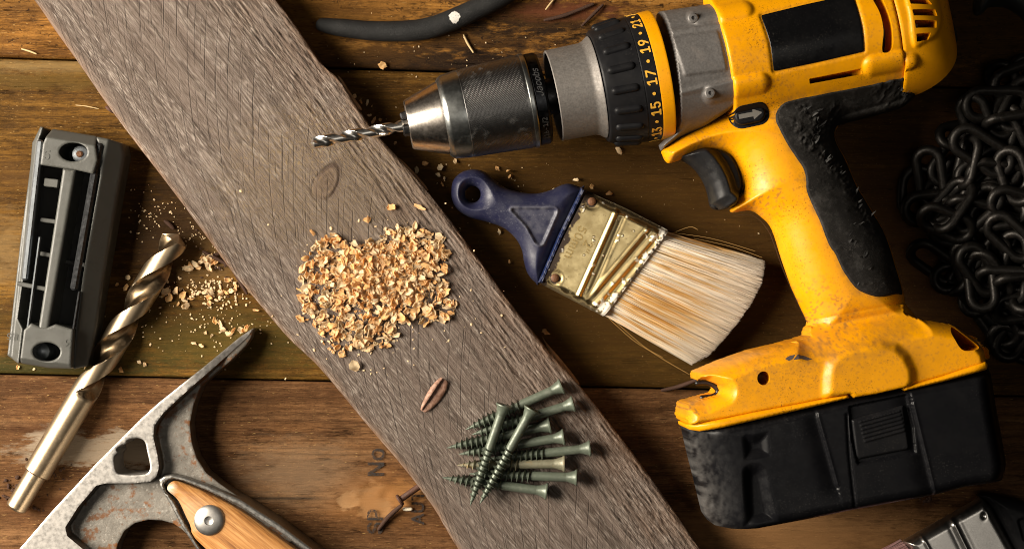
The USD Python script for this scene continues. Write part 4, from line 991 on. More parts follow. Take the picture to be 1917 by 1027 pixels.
# ---------------------------------------------------------------- twist bits
def twist_bit(a, b, R, s_fl, pitch, shank=None, D=0.60, n=96, ds=0.45, ramp=9.0, web_w=0.92, ph0=0.0, step=None):
    """a: shank end, b: tip (3-D, mm)"""
    z, u, w, L = frame_axes(a, b)
    S = np.arange(0.0, L + 1e-6, ds)
    th = np.linspace(0, 2 * np.pi, n, endpoint=False)
    TH, SS = np.meshgrid(th, S)
    phi = (TH - 2 * np.pi * SS / pitch + ph0)
    q = np.abs((phi + np.pi / 2) % np.pi - np.pi / 2) / web_w
    depth = D * sstep(SS, s_fl, s_fl + ramp) * np.sqrt(np.clip(1 - q ** 2, 0, 1))
    r = R * (1 - depth)
    lead = ((phi + np.pi / 2) % np.pi - np.pi / 2)
    back = (lead > web_w + 0.16) | (lead < -web_w)
    if shank:
        rs, ls = shank
        r = np.where(SS < ls, rs, r); r = np.where((SS >= ls) & (SS < ls + 0.5), rs + (R - rs) * (SS - ls) / 0.5, r)
        r = np.where(SS < 0.8, rs * (0.86 + 0.14 * SS / 0.8), r)
    tipl = R / math.tan(math.radians(61))
    r = r * np.clip((L - SS) / tipl + 0.04, 0, 1)
    V = np.asarray(a) + SS[..., None] * z + r[..., None] * (np.cos(TH)[..., None] * u + np.sin(TH)[..., None] * w)
    m = len(S)
    i, j = np.meshgrid(np.arange(m - 1), np.arange(n), indexing='ij')
    p, q2 = (i * n + j).ravel(), (i * n + (j + 1) % n).ravel()
    F = np.vstack([np.stack([p, q2, q2 + n], 1), np.stack([p, q2 + n, p + n], 1)])
    V = np.vstack([V.reshape(-1, 3), np.asarray(a)[None], np.asarray(b)[None]])
    k = m * n
    F = np.vstack([F, np.stack([np.full(n, k), (np.arange(n) + 1) % n, np.arange(n)], 1), np.stack([np.full(n, k + 1), (m - 1) * n + np.arange(n), (m - 1) * n + (np.arange(n) + 1) % n], 1)])
    return V, F
bronze = metal('bronze_steel', (0.40, 0.31, 0.205), 0.38, var=0.08, stain=(0.13, 0.095, 0.06), stain_amt=0.22, bump=0)
a, b = FLAT.p(29, 952, 6.4), FLAT.p(334, 438, 6.6)
bit = thing('large_drill_bit', 'large bronze coloured twist drill bit with a stepped shank', 'drill bit', (a[0], a[1], 0))
fl0 = 60.0
V, F = twist_bit(a, b, 6.45, fl0, 62.0, (5.0, 19.0), D=0.60, ramp=7.0, ph0=-0.5, n=128)
sfrac = (V - a) @ ((b - a) / np.linalg.norm(b - a))
cs = sfrac[F].mean(1)
emit(bit, 'shank', (V, F[cs < fl0 - 2]), bronze, smooth=35)
bz_ = (b - a) / np.linalg.norm(b - a)
cen = V[F].mean(1) - a
rad_f = np.linalg.norm(cen - (cen @ bz_)[:, None] * bz_, axis=1)
inn = (cs >= fl0 - 2) & (rad_f < 6.0) & (cs < np.linalg.norm(b - a) - 3.4)
emit(bit, 'fluted_body', (V, F[(cs >= fl0 - 2) & ~inn]), bronze, smooth=35)
emit(bit, 'flute', (V, F[inn]), metal('flute_dark_bronze', (0.24, 0.17, 0.10), 0.34, var=0.2, stain=(0.05, 0.035, 0.02), stain_amt=0.4, bump=0), smooth=True)
silver = metal('bit_steel', (0.72, 0.69, 0.65), 0.27, var=0.05, bump=0)
def dpt(px, zl=0.0): return (DF.M @ np.array([*dq([px], zl)[0], zl, 1.0]))[:3]
pb = dpt((581, 268.5)); pa = (DF.M @ np.append(ax(s_n0 + 3), 1.0))[:3]
pb = pa + (pb - pa) * 1.0
sb = thing('small_drill_bit', 'slim silver drill bit gripped in the drill chuck', 'drill bit', tuple(pa))
emit(sb, 'fluted_body', twist_bit(pa, pb, 2.75, 6.0, 26.0, (2.6, 5.0), D=0.58, n=64, ds=0.3, ramp=5.0, ph0=0.6), silver, smooth=35)

# ---------------------------------------------------------------- hand axe multi-tool with a wooden grip
forged = metal('forged_steel', (0.40, 0.38, 0.355), 0.40, stretch=(1, 1, 1), var=0.05, stain=(0.22, 0.15, 0.10), stain_amt=0.16, bump=0.000012, metallic=0.85, stain_scale=1.1)
N = Nodes()
p = N.pos()
base = N.ramp(N.noise(p, 0.25, 5, 0.65), (0.3, (0.15, 0.135, 0.115)), (0.6, (0.24, 0.22, 0.19)), (0.8, (0.32, 0.295, 0.26)))
pal = N.math('multiply', N.remap(N('voronoi_texture', 'distance', vector=p, scale=0.55), 0.30, 0.22), N.remap(N.noise(p, 0.2, 3, 0.5), 0.45, 0.6, 0, 0.45))
base = N.mixc(pal, base, (0.45, 0.42, 0.38))
ru = N.remap(N.noise(N.pos(loc=(11.3, 4.2, 0)), 0.17, 5, 0.6), 0.555, 0.64)
base = N.mixc(ru, base, (0.16, 0.065, 0.02))
ru2 = N.math('multiply', N.remap(N.noise(p, 0.7, 4, 0.65), 0.60, 0.68), 0.6)
base = N.mixc(ru2, base, (0.13, 0.06, 0.025))
pitted = N.done('pitted_steel', base_color=base, metallic=N.math('subtract', 0.55, N.math('multiply', ru, 0.5), True), roughness=0.46, normal=N.bump(N.noise(p, 0.9, 5, 0.65), 0.00009))
axz = 18
outer = poly(FLAT.q([(471, 613), (464, 635), (456, 648), (432, 674), (402, 699), (374, 724), (360, 758), (353, 795), (357, 830), (366, 858), (384, 886), (412, 908), (450, 934), (520, 982), (560, 1010), (470, 1040), (380, 1030), (352, 1005), (338, 992), (322, 981), (300, 975), (275, 974), (250, 980), (230, 995), (218, 1018), (206, 1062), (150, 1120), (60, 1150), (-30, 1100), (38, 1027), (100, 955), (180, 869), (228, 821), (269, 780), (300, 752), (380, 688), (445, 631)], axz), 0.3)
winp = poly(FLAT.q(spline([(217, 866), (217, 853), (223, 845), (221, 838), (231, 831), (238, 829), (243, 821), (262, 818), (274, 825), (279, 845), (284, 872), (276, 884), (240, 886), (222, 882)], True, 4), axz))
raised = poly(FLAT.q([(474, 608), (458, 632), (400, 688), (340, 742), (308, 772), (292, 795), (290, 815), (298, 850), (301, 872), (296, 889), (284, 899), (250, 902), (202, 902), (184, 906), (150, 946), (126, 984), (130, 1000), (165, 1029), (195, 1065), (150, 1150), (-60, 1120), (20, 1010), (170, 845), (260, 765), (370, 675), (440, 622)], axz), 1.2)
f_ra = sdf(raised, 0.08)
tipd = lin((471, 613), (430, 662), axz)
def axe_top(xy, d):
    t = sstep(tipd(xy), -2, 40)
    hi = 9.0 + 13.5 * t
    lo = np.minimum(hi - 0.4, 14.5)
    r = np.clip((f_ra(xy) + 0.42) / 0.40, 0, 1)
    z = lo + (hi - lo) * r
    z = z - 0.5 + dome(d, 0.5, 0.5)
    return z + 0.25 * fbm2(xy, 6, 6, 80, 3) * (1 - r)
axe = thing('hand_axe', 'forged steel hand axe head with pick, window and riveted wooden handle', 'axe', tuple(FLAT.q([(300, 880)])[0]) + (0,))
V, F = relief(outer.difference(winp), axe_top, 0.6, 0.6, offs=(0.12, 0.4), lines=[(raised.exterior, 0.4)])
hi_f = f_ra(V[F].mean(1)[:, :2]) > 0.0
emit(axe, 'head', (V, F[hi_f]), forged)
emit(axe, 'recessed_web', (V, F[~hi_f]), pitted)
hout = poly(FLAT.q([(297, 896), (308, 889), (322, 887), (345, 892), (390, 908), (450, 934), (520, 978), (587, 1028), (800, 1180), (560, 1200), (370, 1030), (340, 985), (318, 942), (300, 912)], 20), 0.4)
hin = poly(FLAT.q([(307, 906), (314, 899), (324, 896), (345, 901), (385, 917), (445, 945), (515, 990), (575, 1033), (775, 1175), (580, 1190), (378, 1028), (349, 983), (327, 938), (310, 917)], 20), 0.6)
f_hin = sdf(hin)
emit(axe, 'handle_frame', relief(hout, lambda xy, d: 20.5 - 1.0 + dome(d, 1.0, 1.0) - 10.0 * sstep(f_hin(xy), -0.3, 0.4), 0.6, 0.4, offs=(0.12, 0.4), lines=[(hin.exterior, 0.35)]), metal('frame_steel', (0.28, 0.27, 0.25), 0.36, stain=(0.10, 0.07, 0.05), stain_amt=0.3, bump=0.00005, metallic=0.85))
N = Nodes()
ha = math.atan2(-0.62, 0.78)
g1 = N.noise(N.pos((0.02, 0.55, 0.3), -ha), 1.0, 4, 0.6, 0.8)
g2 = N.noise(N.pos((0.10, 2.4, 0.5), -ha), 1.0, 4, 0.65)
c = N.ramp(g1, (0.3, (0.22, 0.085, 0.022)), (0.5, (0.42, 0.19, 0.055)), (0.72, (0.58, 0.32, 0.12)))
c = N.mixc(N.remap(g2, 0.52, 0.7, 0, 0.7), c, (0.13, 0.05, 0.018))
c = N.mixc(N.math('multiply', spot(N, (322, 908), 4, 3, 0.5), 0.8), c, (0.6, 0.52, 0.42))
c = N.mixc(N.math('multiply', spot(N, (352, 950), 12, 7, 0.6), 0.4), c, (0.50, 0.33, 0.2))
handle_wood = N.done('oiled_handle_wood', base_color=c, roughness=0.42, normal=N.bump(g2, 0.00012))
scale = poly(FLAT.q(spline([(312, 912), (318, 903), (329, 900), (350, 907), (395, 926), (450, 955), (510, 997), (566, 1037), (760, 1172), (590, 1184), (384, 1027), (354, 980), (333, 937), (315, 920)], True, 4), 21), 0.3)
emit(axe, 'wooden_scale', relief(scale, lambda xy, d: 19.4 + dome(d, 9, 3.6), 0.7, 8.0, offs=(0.12, 0.4)), handle_wood)
rv = FLAT.q([(392, 973)], 23)[0]
rx = np.array([*rv, 5.8])
sec = [(15.5, 7.0), (17.0, 7.1), (17.5, 6.9), (18.2, 6.0), (18.7, 4.8), (19.0, 3.4), (19.1, 2.4), (19.1, 2.1), (18.3, 1.9), (18.0, 0.5)]
emit(axe, 'rivet', lathe(sec, rx, np.array([0, 0, 1.0]), 48, up=(1, 0, 0)), metal('rivet_steel', (0.52, 0.50, 0.47), 0.44, var=0.08, stain=(0.2, 0.15, 0.1), stain_amt=0.15, bump=0), smooth=40)

# ---------------------------------------------------------------- paintbrush with the blue handle
BZ = 9.0
BF = Frame(trimesh.transformations.translation_matrix([0, 0, BZ]))
blue = plastic('navy_handle_plastic', (0.011, 0.012, 0.036), 0.42, 0.2, (0.30, 0.30, 0.33), 0.18, (0.24, 0.24, 0.27), 0.05, extra='dirt')
blue2 = plastic('navy_collar_plastic', (0.008, 0.016, 0.062), 0.32, 0.2, (0.5, 0.5, 0.52), 0.5, (0.4, 0.4, 0.42), 0.35)
br = thing('blue_paintbrush', 'used paintbrush with navy blue handle and paint flecked brass ferrule', 'paintbrush', tuple(FLAT.q([(1080, 470)])[0]) + (0,))
hp = spline([(845, 358), (849, 337), (865, 322), (888, 317), (910, 323), (927, 338), (945, 351), (975, 360), (1005, 362), (1030, 356), (1052, 346), (1068, 344), (1086, 350), (1093, 354), (1050, 442), (1012, 527), (1002, 528), (988, 512), (981, 490), (977, 468), (966, 447), (945, 428), (915, 416), (880, 407), (857, 393), (847, 376)], True, 5)
hole = Polygon(BF.q([(885 + 14.5 * math.cos(t), 363 + 15.5 * math.sin(t)) for t in np.linspace(0, 2 * math.pi, 32, endpoint=False)], 4))
hpoly = poly(BF.q(hp), 0.3).difference(hole)
tri = poly(BF.q([(954, 392), (960, 388), (1038, 388), (1044, 393), (1041, 403), (1018, 455), (1010, 460), (1002, 456), (985, 425)], 8), 1.2)
f_tri = sdf(tri)
def bh_top(xy, d):
    z = dome(d, 9, 7.6)
    return z - 1.0 * sstep(f_tri(xy), -0.2, 1.0) + 0.55 * np.exp(-((f_tri(xy)) / 0.7) ** 2)
hv_, hf_ = relief(hpoly, bh_top, 0.55, offs=(0.1, 0.4), lines=[(tri.exterior, 0.6)])
emit(br, 'handle', (hv_, hf_), blue, F=BF, attrs={'dirt': np.clip((np.exp(-(f_tri(hv_[:, :2]) / 0.7) ** 2) * 0.55 + 0.22 * (f_tri(hv_[:, :2]) > 0)) * (0.55 + 2.2 * fbm2(hv_[:, :2], 2, 2, 57, 4)), 0, 0.8)})
colp = poly(BF.q([(1088, 349), (1098, 355), (1057, 440), (1018, 531), (1006, 529), (1044, 440)], 5), 0.3)
cl0 = dist_to(BF.q([(1093, 352), (1051, 440), (1012, 530)], 6))
emit(br, 'handle_collar', relief(colp, lambda xy, d: dome(d, 1.2, 8.0) - 0.7 * np.exp(-(cl0(xy) / 0.35) ** 2), 0.4, offs=(0.15, 0.4), lines=[(LineString(BF.q([(1093, 352), (1051, 440), (1012, 530)], 6)), 0.3)]), blue2, F=BF)
ferr = [(1099, 357), (1174, 391), (1252, 431), (1192, 510), (1130, 592), (1072, 562), (1014, 532), (1056, 442)]
fpoly = poly(BF.q(ferr, 4), 0.5)
ends = lambda a, b, z=7: dist_to(BF.q([a, b], z))
r1, r2, r3 = ends((1155, 392), (1083, 554)), ends((1212, 427), (1098, 562)), ends((1229, 437), (1112, 575))
hem, lefte = ends((1252, 431), (1130, 592)), ends((1099, 357), (1014, 532))
v1, v2 = ends((1160, 396), (1095, 560)), ends((1165, 410), (1100, 562))
topE, botE = ends((1099, 357), (1252, 431)), ends((1014, 532), (1130, 592))
rivs = [BF.q([p], 7)[0] for p in ((1108, 377), (1039, 520))]
def fe_top(xy, d):
    e = np.minimum(topE(xy), botE(xy))
    z = dome(e, 4.0, 7.2) 
    z = z + 0.75 * np.exp(-(r1(xy) / 1.0) ** 2) - 0.5 * np.exp(-(v2(xy) / 1.5) ** 2) + 0.5 * np.exp(-(r2(xy) / 0.9) ** 2) + 0.55 * np.exp(-(r3(xy) / 0.9) ** 2) - 0.35 * np.exp(-((r3(xy) - 2.2) / 1.0) ** 2)
    z = z + 0.5 * np.exp(-((hem(xy) - 0.8) / 0.8) ** 2)
    z = z + 0.10 * fbm2(xy, 18, 12, 91, 3) * sstep(e, 1, 5)
    for rvp in rivs: z = z - 0.5 * np.exp(-((np.hypot(*(xy - rvp).T) - 2.4) / 1.2) ** 2)
    return np.clip(z, 0.05, None)
V, F = relief(fpoly, fe_top, 0.42, offs=(0.1, 0.4))
xy = V[:, :2]
n1, n2, n3 = fbm2(xy, 2.2, 2.2, 92, 4), fbm2(xy, 5, 5, 93, 4), fbm2(xy, 1.0, 1.0, 94, 3)
e_ = np.minimum(topE(xy), botE(xy))
tarn = np.clip(sstep(2.2 + 7 * n1 + 4 * n2 - lefte(xy), 0, 0.8) + sstep(2.2 + 4 * n1 - e_, 0, 1.2) * 0.85 + sstep(1.6 + 6 * n1 - hem(xy), 0, 0.8) + sum(sstep(3.0 + 4 * n1 - np.hypot(*(xy - q).T), 0, 0.6) for q in rivs) + sstep(n3 - 0.225, 0, 0.03), 0, 1)
cor1, cor2 = BF.q([(1222, 410)], 7)[0], BF.q([(1110, 574)], 7)[0]
pt = sstep(n1 + 0.55 * n3 + 0.03 - 0.045 * hem(xy) + 0.16 * np.exp(-(np.hypot(*(xy - cor1).T) / 7) ** 2) + 0.22 * np.exp(-(np.hypot(*(xy - cor2).T) / 8) ** 2), 0, 0.03)
pt = np.clip(pt + sstep(n1 + 0.4 * n3 - 0.215, 0, 0.02), 0, 1)
N = Nodes()
tn, pa_ = N('attribute', 'fac', attribute='tarnish'), N('attribute', 'fac', attribute='paint')
p = N.pos()
gl = N.noise(p, 0.18, 4, 0.6)
c = N.mixc(N.remap(gl, 0.35, 0.65), (0.78, 0.62, 0.32), (0.60, 0.46, 0.22))
c = N.mixc(tn, c, (0.035, 0.022, 0.014))
c = N.mixc(pa_, c, (0.62, 0.58, 0.50))
met = N.math('multiply', N.math('subtract', 1.0, N.math('multiply', tn, 0.7)), N.math('subtract', 1.0, pa_))
ro = N.math('add', N.remap(gl, 0.3, 0.7, 0.24, 0.36), N.math('multiply', N.math('add', tn, pa_), 0.3))
brass = N.done('brass_ferrule', base_color=c, metallic=met, roughness=ro, normal=N.bump(N.noise(p, 1.6, 4, 0.6), 0.000006))
V2 = V.copy(); V2[:, 2] += 0.25 * pt * (V[:, 2] > 0)
fr = emit(br, 'ferrule', (V2, F), brass, F=BF, attrs={'tarnish': tarn, 'paint': pt})
for q in rivs: emit(fr, 'nail_head', lathe([(5, 1.9), (7.2, 1.9), (7.6, 1.5), (7.8, 0.6)], np.array([*q, 0]), np.array([0, 0, 1.0]), 20, up=(1, 0, 0)), rust, F=BF, smooth=40)
dv = BF.q([(1090, 400), (1045, 490)], 7); tx = (dv[1] - dv[0]) / np.linalg.norm(dv[1] - dv[0]); tx_ang = math.atan2(tx[1], tx[0])
brass_plain = metal('brass_emboss', (0.60, 0.44, 0.19), 0.34, bump=0.00003)
def emb(txt, px, h):
    x0, y0 = BF.q([px], 7.3)[0]; c_, s_ = math.cos(tx_ang), math.sin(tx_ang)
    def fn(v):
        X = np.column_stack([x0 + v[:, 0] * c_ - v[:, 1] * s_, y0 + v[:, 0] * s_ + v[:, 1] * c_])
        return np.column_stack([X, fe_top(X, None) - 0.12 + v[:, 2]])
    return text_on(fn, txt, h, 0.42, bold=True)
emit(fr, 'embossed_mark', emb('50mm', (1078, 454), 4.0), brass_plain, F=BF, smooth=False)
emit(fr, 'embossed_mark', emb('2\u2033', (1099, 462), 4.0), brass_plain, F=BF, smooth=False)
def bristle_mat(name, cols):
    N = Nodes()
    t = N('attribute', 'fac', attribute='tone')
    return N.done(name, base_color=N.ramp(t, *cols), roughness=0.6, specular_ior_level=0.3, subsurface_weight=0.0)
bmat = bristle_mat('bristle_fibre', [(0.0, (0.34, 0.14, 0.025)), (0.3, (0.62, 0.34, 0.085)), (0.52, (0.70, 0.50, 0.25)), (0.75, (0.74, 0.63, 0.48)), (1.0, (0.80, 0.73, 0.63))])
def bristles(root, tip, z0, z1, zt0, zt1, n, r, seed, F_, clump=9.0, white_tip=0.5, spread=0.5, trim=0.06):
    R = np.random.default_rng(seed)
    rt, tp = LineString(F_.q(root, 4)), LineString(F_.q(tip, 2))
    u = R.uniform(0, 1, n); w = R.uniform(0, 1, n) ** 0.8
    A = shapely.get_coordinates(shapely.line_interpolate_point(rt, u * rt.length))
    u2 = np.clip(u + R.normal(0, 0.012, n), 0, 1)
    B = shapely.get_coordinates(shapely.line_interpolate_point(tp, u2 * tp.length))
    B = A + (B - A) * (1 - np.abs(R.normal(0, trim, n)))[:, None]
    edge = np.minimum(u, 1 - u)
    hz = np.sqrt(np.clip(edge / 0.10, 0.15, 1))
    za, zb = z0 + (z1 - z0) * w * hz, zt0 + (zt1 - zt0) * w * hz
    ts = np.linspace(0, 1, 6)
    P = A[:, None] + (B - A)[:, None] * ts[None, :, None]
    perp = np.stack([-(B - A)[:, 1], (B - A)[:, 0]], 1); perp /= np.linalg.norm(perp, axis=1, keepdims=True)
    P = P + perp[:, None] * (R.normal(0, spread, n)[:, None] * (ts * ts)[None] + R.normal(0, 0.25, n)[:, None] * np.sin(ts * 3)[None])[..., None]
    Z = za[:, None] + (zb - za)[:, None] * ts + (1.2 * np.sin(np.pi * ts * 0.7)) * w[:, None]
    P = np.concatenate([P, Z[..., None]], 2)
    rad = r * (1 - 0.45 * ts) * 1.0
    rad = rad[None] * R.uniform(0.75, 1.2, n)[:, None]
    side, up = np.concatenate([perp, np.zeros((n, 1))], 1), np.array([0, 0, 1.0])
    V = []
    for k in range(3):
        a = 2 * math.pi * k / 3 + math.pi / 2
        V.append(P + rad[..., None] * (math.cos(a) * side[:, None] + math.sin(a) * up))
    V = np.stack(V, 2)                                          # n, 6, 3, 3
    idx = np.arange(n * 18).reshape(n, 6, 3)
    F = []
    for s in range(5):
        for k in range(3):
            a, b, c, d = idx[:, s, k], idx[:, s, (k + 1) % 3], idx[:, s + 1, (k + 1) % 3], idx[:, s + 1, k]
            F += [np.stack([a, b, c], 1), np.stack([a, c, d], 1)]
    cl = meshkit.fbm(np.column_stack([u * 26, w * 2, 0 * u]), 3, seed)
    tone0 = np.clip(0.58 + 1.2 * (cl - 0.5) + R.normal(0, 0.22, n), 0, 1)
    tone = tone0[:, None] + (0.92 - tone0)[:, None] * white_tip * sstep(ts, 0.45, 1.0)[None]
    tone = tone + 0.28 * (1 - sstep(ts, 0, 0.25))[None]
    tone = np.repeat(np.clip(tone, 0, 1)[:, :, None], 3, 2)
    return V.reshape(-1, 3), np.vstack(F), tone.ravel()
root = [(1250, 433), (1132, 590)]
tipl = [(1434, 491), (1426, 530), (1408, 566), (1386, 598), (1360, 630), (1330, 662), (1300, 680)]
V, F, T = bristles(root, tipl, -5.5, 6.2, -3.0, 4.0, 6800, 0.19, 3, BF, white_tip=0.85)
emit(br, 'bristles', (V, F), bmat, F=BF, attrs={'tone': T})
core = poly(BF.q([(1246, 436), (1330, 458), (1395, 485), (1385, 530), (1350, 590), (1300, 645), (1270, 655), (1200, 622), (1136, 586)], 3), 0.3)
emit(br, 'bristle_core', relief(core, lambda xy, d: dome(d, 5, 3.2), 1.6), plastic('bristle_core_tan', (0.42, 0.27, 0.13), 0.7), F=BF)
for p0, p1, p2 in (((1245, 434), (1330, 446), (1412, 470)), ((1150, 600), (1215, 655), (1290, 700)), ((1255, 438), (1290, 425), (1305, 430)), ((1140, 596), (1190, 640), (1240, 668)), ((1300, 446), (1370, 462), (1425, 482))):
    q = spline([np.array([*BF.q([pp], -2)[0], -3 + 2 * i]) for i, pp in enumerate((p0, p1, p2))], False, 6)
    V, F = tube(q, 0.06, 5)
    emit(br, 'stray_bristle', (V, F), bmat, F=BF, attrs={'tone': np.full(len(V), 0.35)})

# ---------------------------------------------------------------- second paintbrush, cut by the picture's corner
KF = Frame(trimesh.transformations.translation_matrix([0, 0, 8.0]))
kb = thing('steel_ferrule_paintbrush', 'paintbrush with plain steel ferrule, pink bristles and black handle', 'paintbrush', tuple(FLAT.q([(1840, 1020)])[0]) + (0,))
kf = poly(KF.q([(1836, 929), (1852, 946), (1897, 1027), (1940, 1105), (1800, 1190), (1745, 1110), (1701, 1030), (1690, 1011)], 0), 0.6)
k1, k2, k3 = (dist_to(KF.q([a, b], 6)) for a, b in (((1780, 968), (1850, 1110)), ((1724, 1000), (1800, 1140)), ((1770, 975), (1838, 1115))))
dimp = KF.q([(1842, 965)], 7)[0]
def kf_top(xy, d):
    z = dome(d, 4.6, 7.0)
    z = z + 0.45 * np.exp(-(k1(xy) / 0.8) ** 2) + 0.45 * np.exp(-(k2(xy) / 0.8) ** 2) - 0.3 * np.exp(-((k1(xy) - 2.4) / 1.2) ** 2)
    q = np.hypot((xy[:, 0] - dimp[0]) / 1.0, (xy[:, 1] - dimp[1]) / 1.4)
    return z - 0.9 * np.exp(-(q / 1.0) ** 2) + 0.15 * fbm2(xy, 12, 12, 95, 2) * sstep(d, 2, 6)
emit(kb, 'ferrule', relief(kf, kf_top, 0.5, offs=(0.1, 0.4)), metal('brushed_steel_ferrule', (0.66, 0.63, 0.59), 0.30, var=0.05, bump=0), F=KF)
kh = poly(KF.q(spline([(1833, 928), (1846, 921), (1866, 924), (1917, 937), (1980, 975), (2040, 1050), (2060, 1120), (2010, 1150), (1945, 1108), (1897, 1027), (1854, 946)], True, 4), 3), 0.4)
kslot = poly(KF.q([(1905, 972), (1920, 968), (1960, 1000), (1950, 1040), (1915, 1010)], 8), 1.0); f_ks = sdf(kslot)
kgr = dist_to(KF.q([(1842, 926), (1862, 946), (1906, 1027), (1945, 1100)], 7))
emit(kb, 'handle', relief(kh, lambda xy, d: dome(d, 6, 8.0) - 0.8 * sstep(f_ks(xy), -0.3, 0.6) - 0.7 * np.exp(-(kgr(xy) / 0.5) ** 2), 0.6, offs=(0.1, 0.4)), black_plastic, F=KF)
V, F, T = bristles([(1691, 1012), (1704, 1031), (1745, 1110), (1798, 1188)], [(1560, 1078), (1600, 1150), (1660, 1230), (1700, 1270)], -5, 5.5, -3, 3.5, 1800, 0.17, 9, KF, white_tip=0.1)
emit(kb, 'bristles', (V, F), bristle_mat('pink_bristle_fibre', [(0.0, (0.18, 0.06, 0.06)), (0.5, (0.42, 0.19, 0.19)), (1.0, (0.58, 0.36, 0.34))]), F=KF, attrs={'tone': T})

# ---------------------------------------------------------------- pliers handle at the top edge
rubber = plastic('pliers_rubber', (0.013, 0.013, 0.013), 0.62, 0.2, (0.06, 0.06, 0.06), 0.5, (0.05, 0.048, 0.045), 0.25, bump=0.0003, spec=0.2)
pl = thing('pliers', 'black rubber gripped pliers handle with a white paint spot', 'pliers', tuple(FLAT.q([(760, 55)])[0]) + (0,))
pp = spline([(604, 47), (640, 52), (700, 58), (760, 58), (805, 52), (850, 36), (900, 13), (950, -14), (1010, -58), (1060, -110)], False, 6)
pr = np.interp(np.arange(len(pp)), [0, 6, 18, 30, 42, 54], [3.3, 4.2, 4.9, 5.0, 4.9, 4.6])
pth = np.column_stack([FLAT.q(pp, 6), 5.4 + 0 * pr])
emit(pl, 'rubber_grip', tube(pth, pr, 28), rubber)
sp = [np.array([math.cos(t) * (2.5 + 0.25 * math.sin(3 * t) + 0.22 * math.sin(9 * t + 1)), math.sin(t) * (2.7 + 0.15 * math.cos(4 * t) + 0.2 * math.sin(13 * t))]) for t in np.linspace(0, 2 * math.pi, 70, endpoint=False)]
sc = FLAT.q([(851, 33)], 9.5)[0]
pd = dist_to(pth[:, :2])
emit(pl, 'paint_spot', relief(Polygon(np.array(sp) + sc), lambda xy, d: 5.4 + np.sqrt(np.clip(5.0 ** 2 - pd(xy) ** 2, 0.5, None)) + 0.12 + 0.2 * np.clip(fbm2(xy, 1, 1, 5), 0, 1), 0.35, lambda xy, d: 4.9 + np.sqrt(np.clip(5.0 ** 2 - pd(xy) ** 2, 0.5, None))), plastic('white_paint', (0.62, 0.60, 0.56), 0.7, 0.5, (0.15, 0.15, 0.14), 0.8, bump=0.0002))
emit(pl, 'steel_shaft', tube(np.column_stack([FLAT.q([(1055, -105), (1100, -160), (1130, -215)], 6), [5.4, 5.4, 5.4]]), 4.0, 16), dark_steel)

# ---------------------------------------------------------------- dark tool corner at the top right
tc = poly(FLAT.q(spline([(1834, -8), (1833, 22), (1846, 22), (1862, 9), (1892, 10), (1920, 27), (1950, 62), (1985, 60), (1990, 10), (1940, -40), (1860, -50)], True, 4), 10), 0.3)
lone('plastic_tool_handle', 'dark grey curved plastic handle end in the top right corner', 'tool handle', relief(tc, lambda xy, d: dome(d, 6, 13.0), 0.8, 0.3), plastic('dark_grey_plastic', (0.022, 0.026, 0.026), 0.4, 0.3, (0.10, 0.10, 0.10), 0.4))

# ---------------------------------------------------------------- steel chain heap
chain_mat = metal('oiled_chain_steel', (0.016, 0.014, 0.012), 0.42, stain=(0.035, 0.025, 0.02), stain_amt=0.3, bump=0.00006, metallic=0.75)
ch = thing('steel_chain', 'heap of dark oiled steel chain beside the drill', 'chain', tuple(FLAT.q([(1840, 400)])[0]) + (0,))
def link(cx, cy, ang, L, W, z, pitch=0.0, roll=0.0):
    """px centre, angle in the picture (degrees, clockwise down), length and width in px, height mm"""
    r = 2.3; W = W * 1.20; L = L * 0.90
    l, w = (L / 4 - 2 * r) / 2, (W / 4 - 2 * r) / 2
    t = np.linspace(0, np.pi, 11)
    a = np.column_stack([l - w + w * np.sin(t), w * np.cos(t)]); b = np.column_stack([-(l - w) - w * np.sin(t), -w * np.cos(t)])
    c = np.vstack([a, b])
    P = np.column_stack([c, np.zeros(len(c))])
    M = trimesh.transformations.euler_matrix(math.radians(roll), math.radians(pitch), math.radians(-ang), 'sxyz')[:3, :3]
    P = P @ M.T
    x, y = FLAT.q([(cx, cy)], z)[0]
    P = P + np.array([x, y, z])
    dz = max(0, r + 0.2 - P[:, 2].min()); P[:, 2] += dz
    return tube(P, r, 12, closed=True)
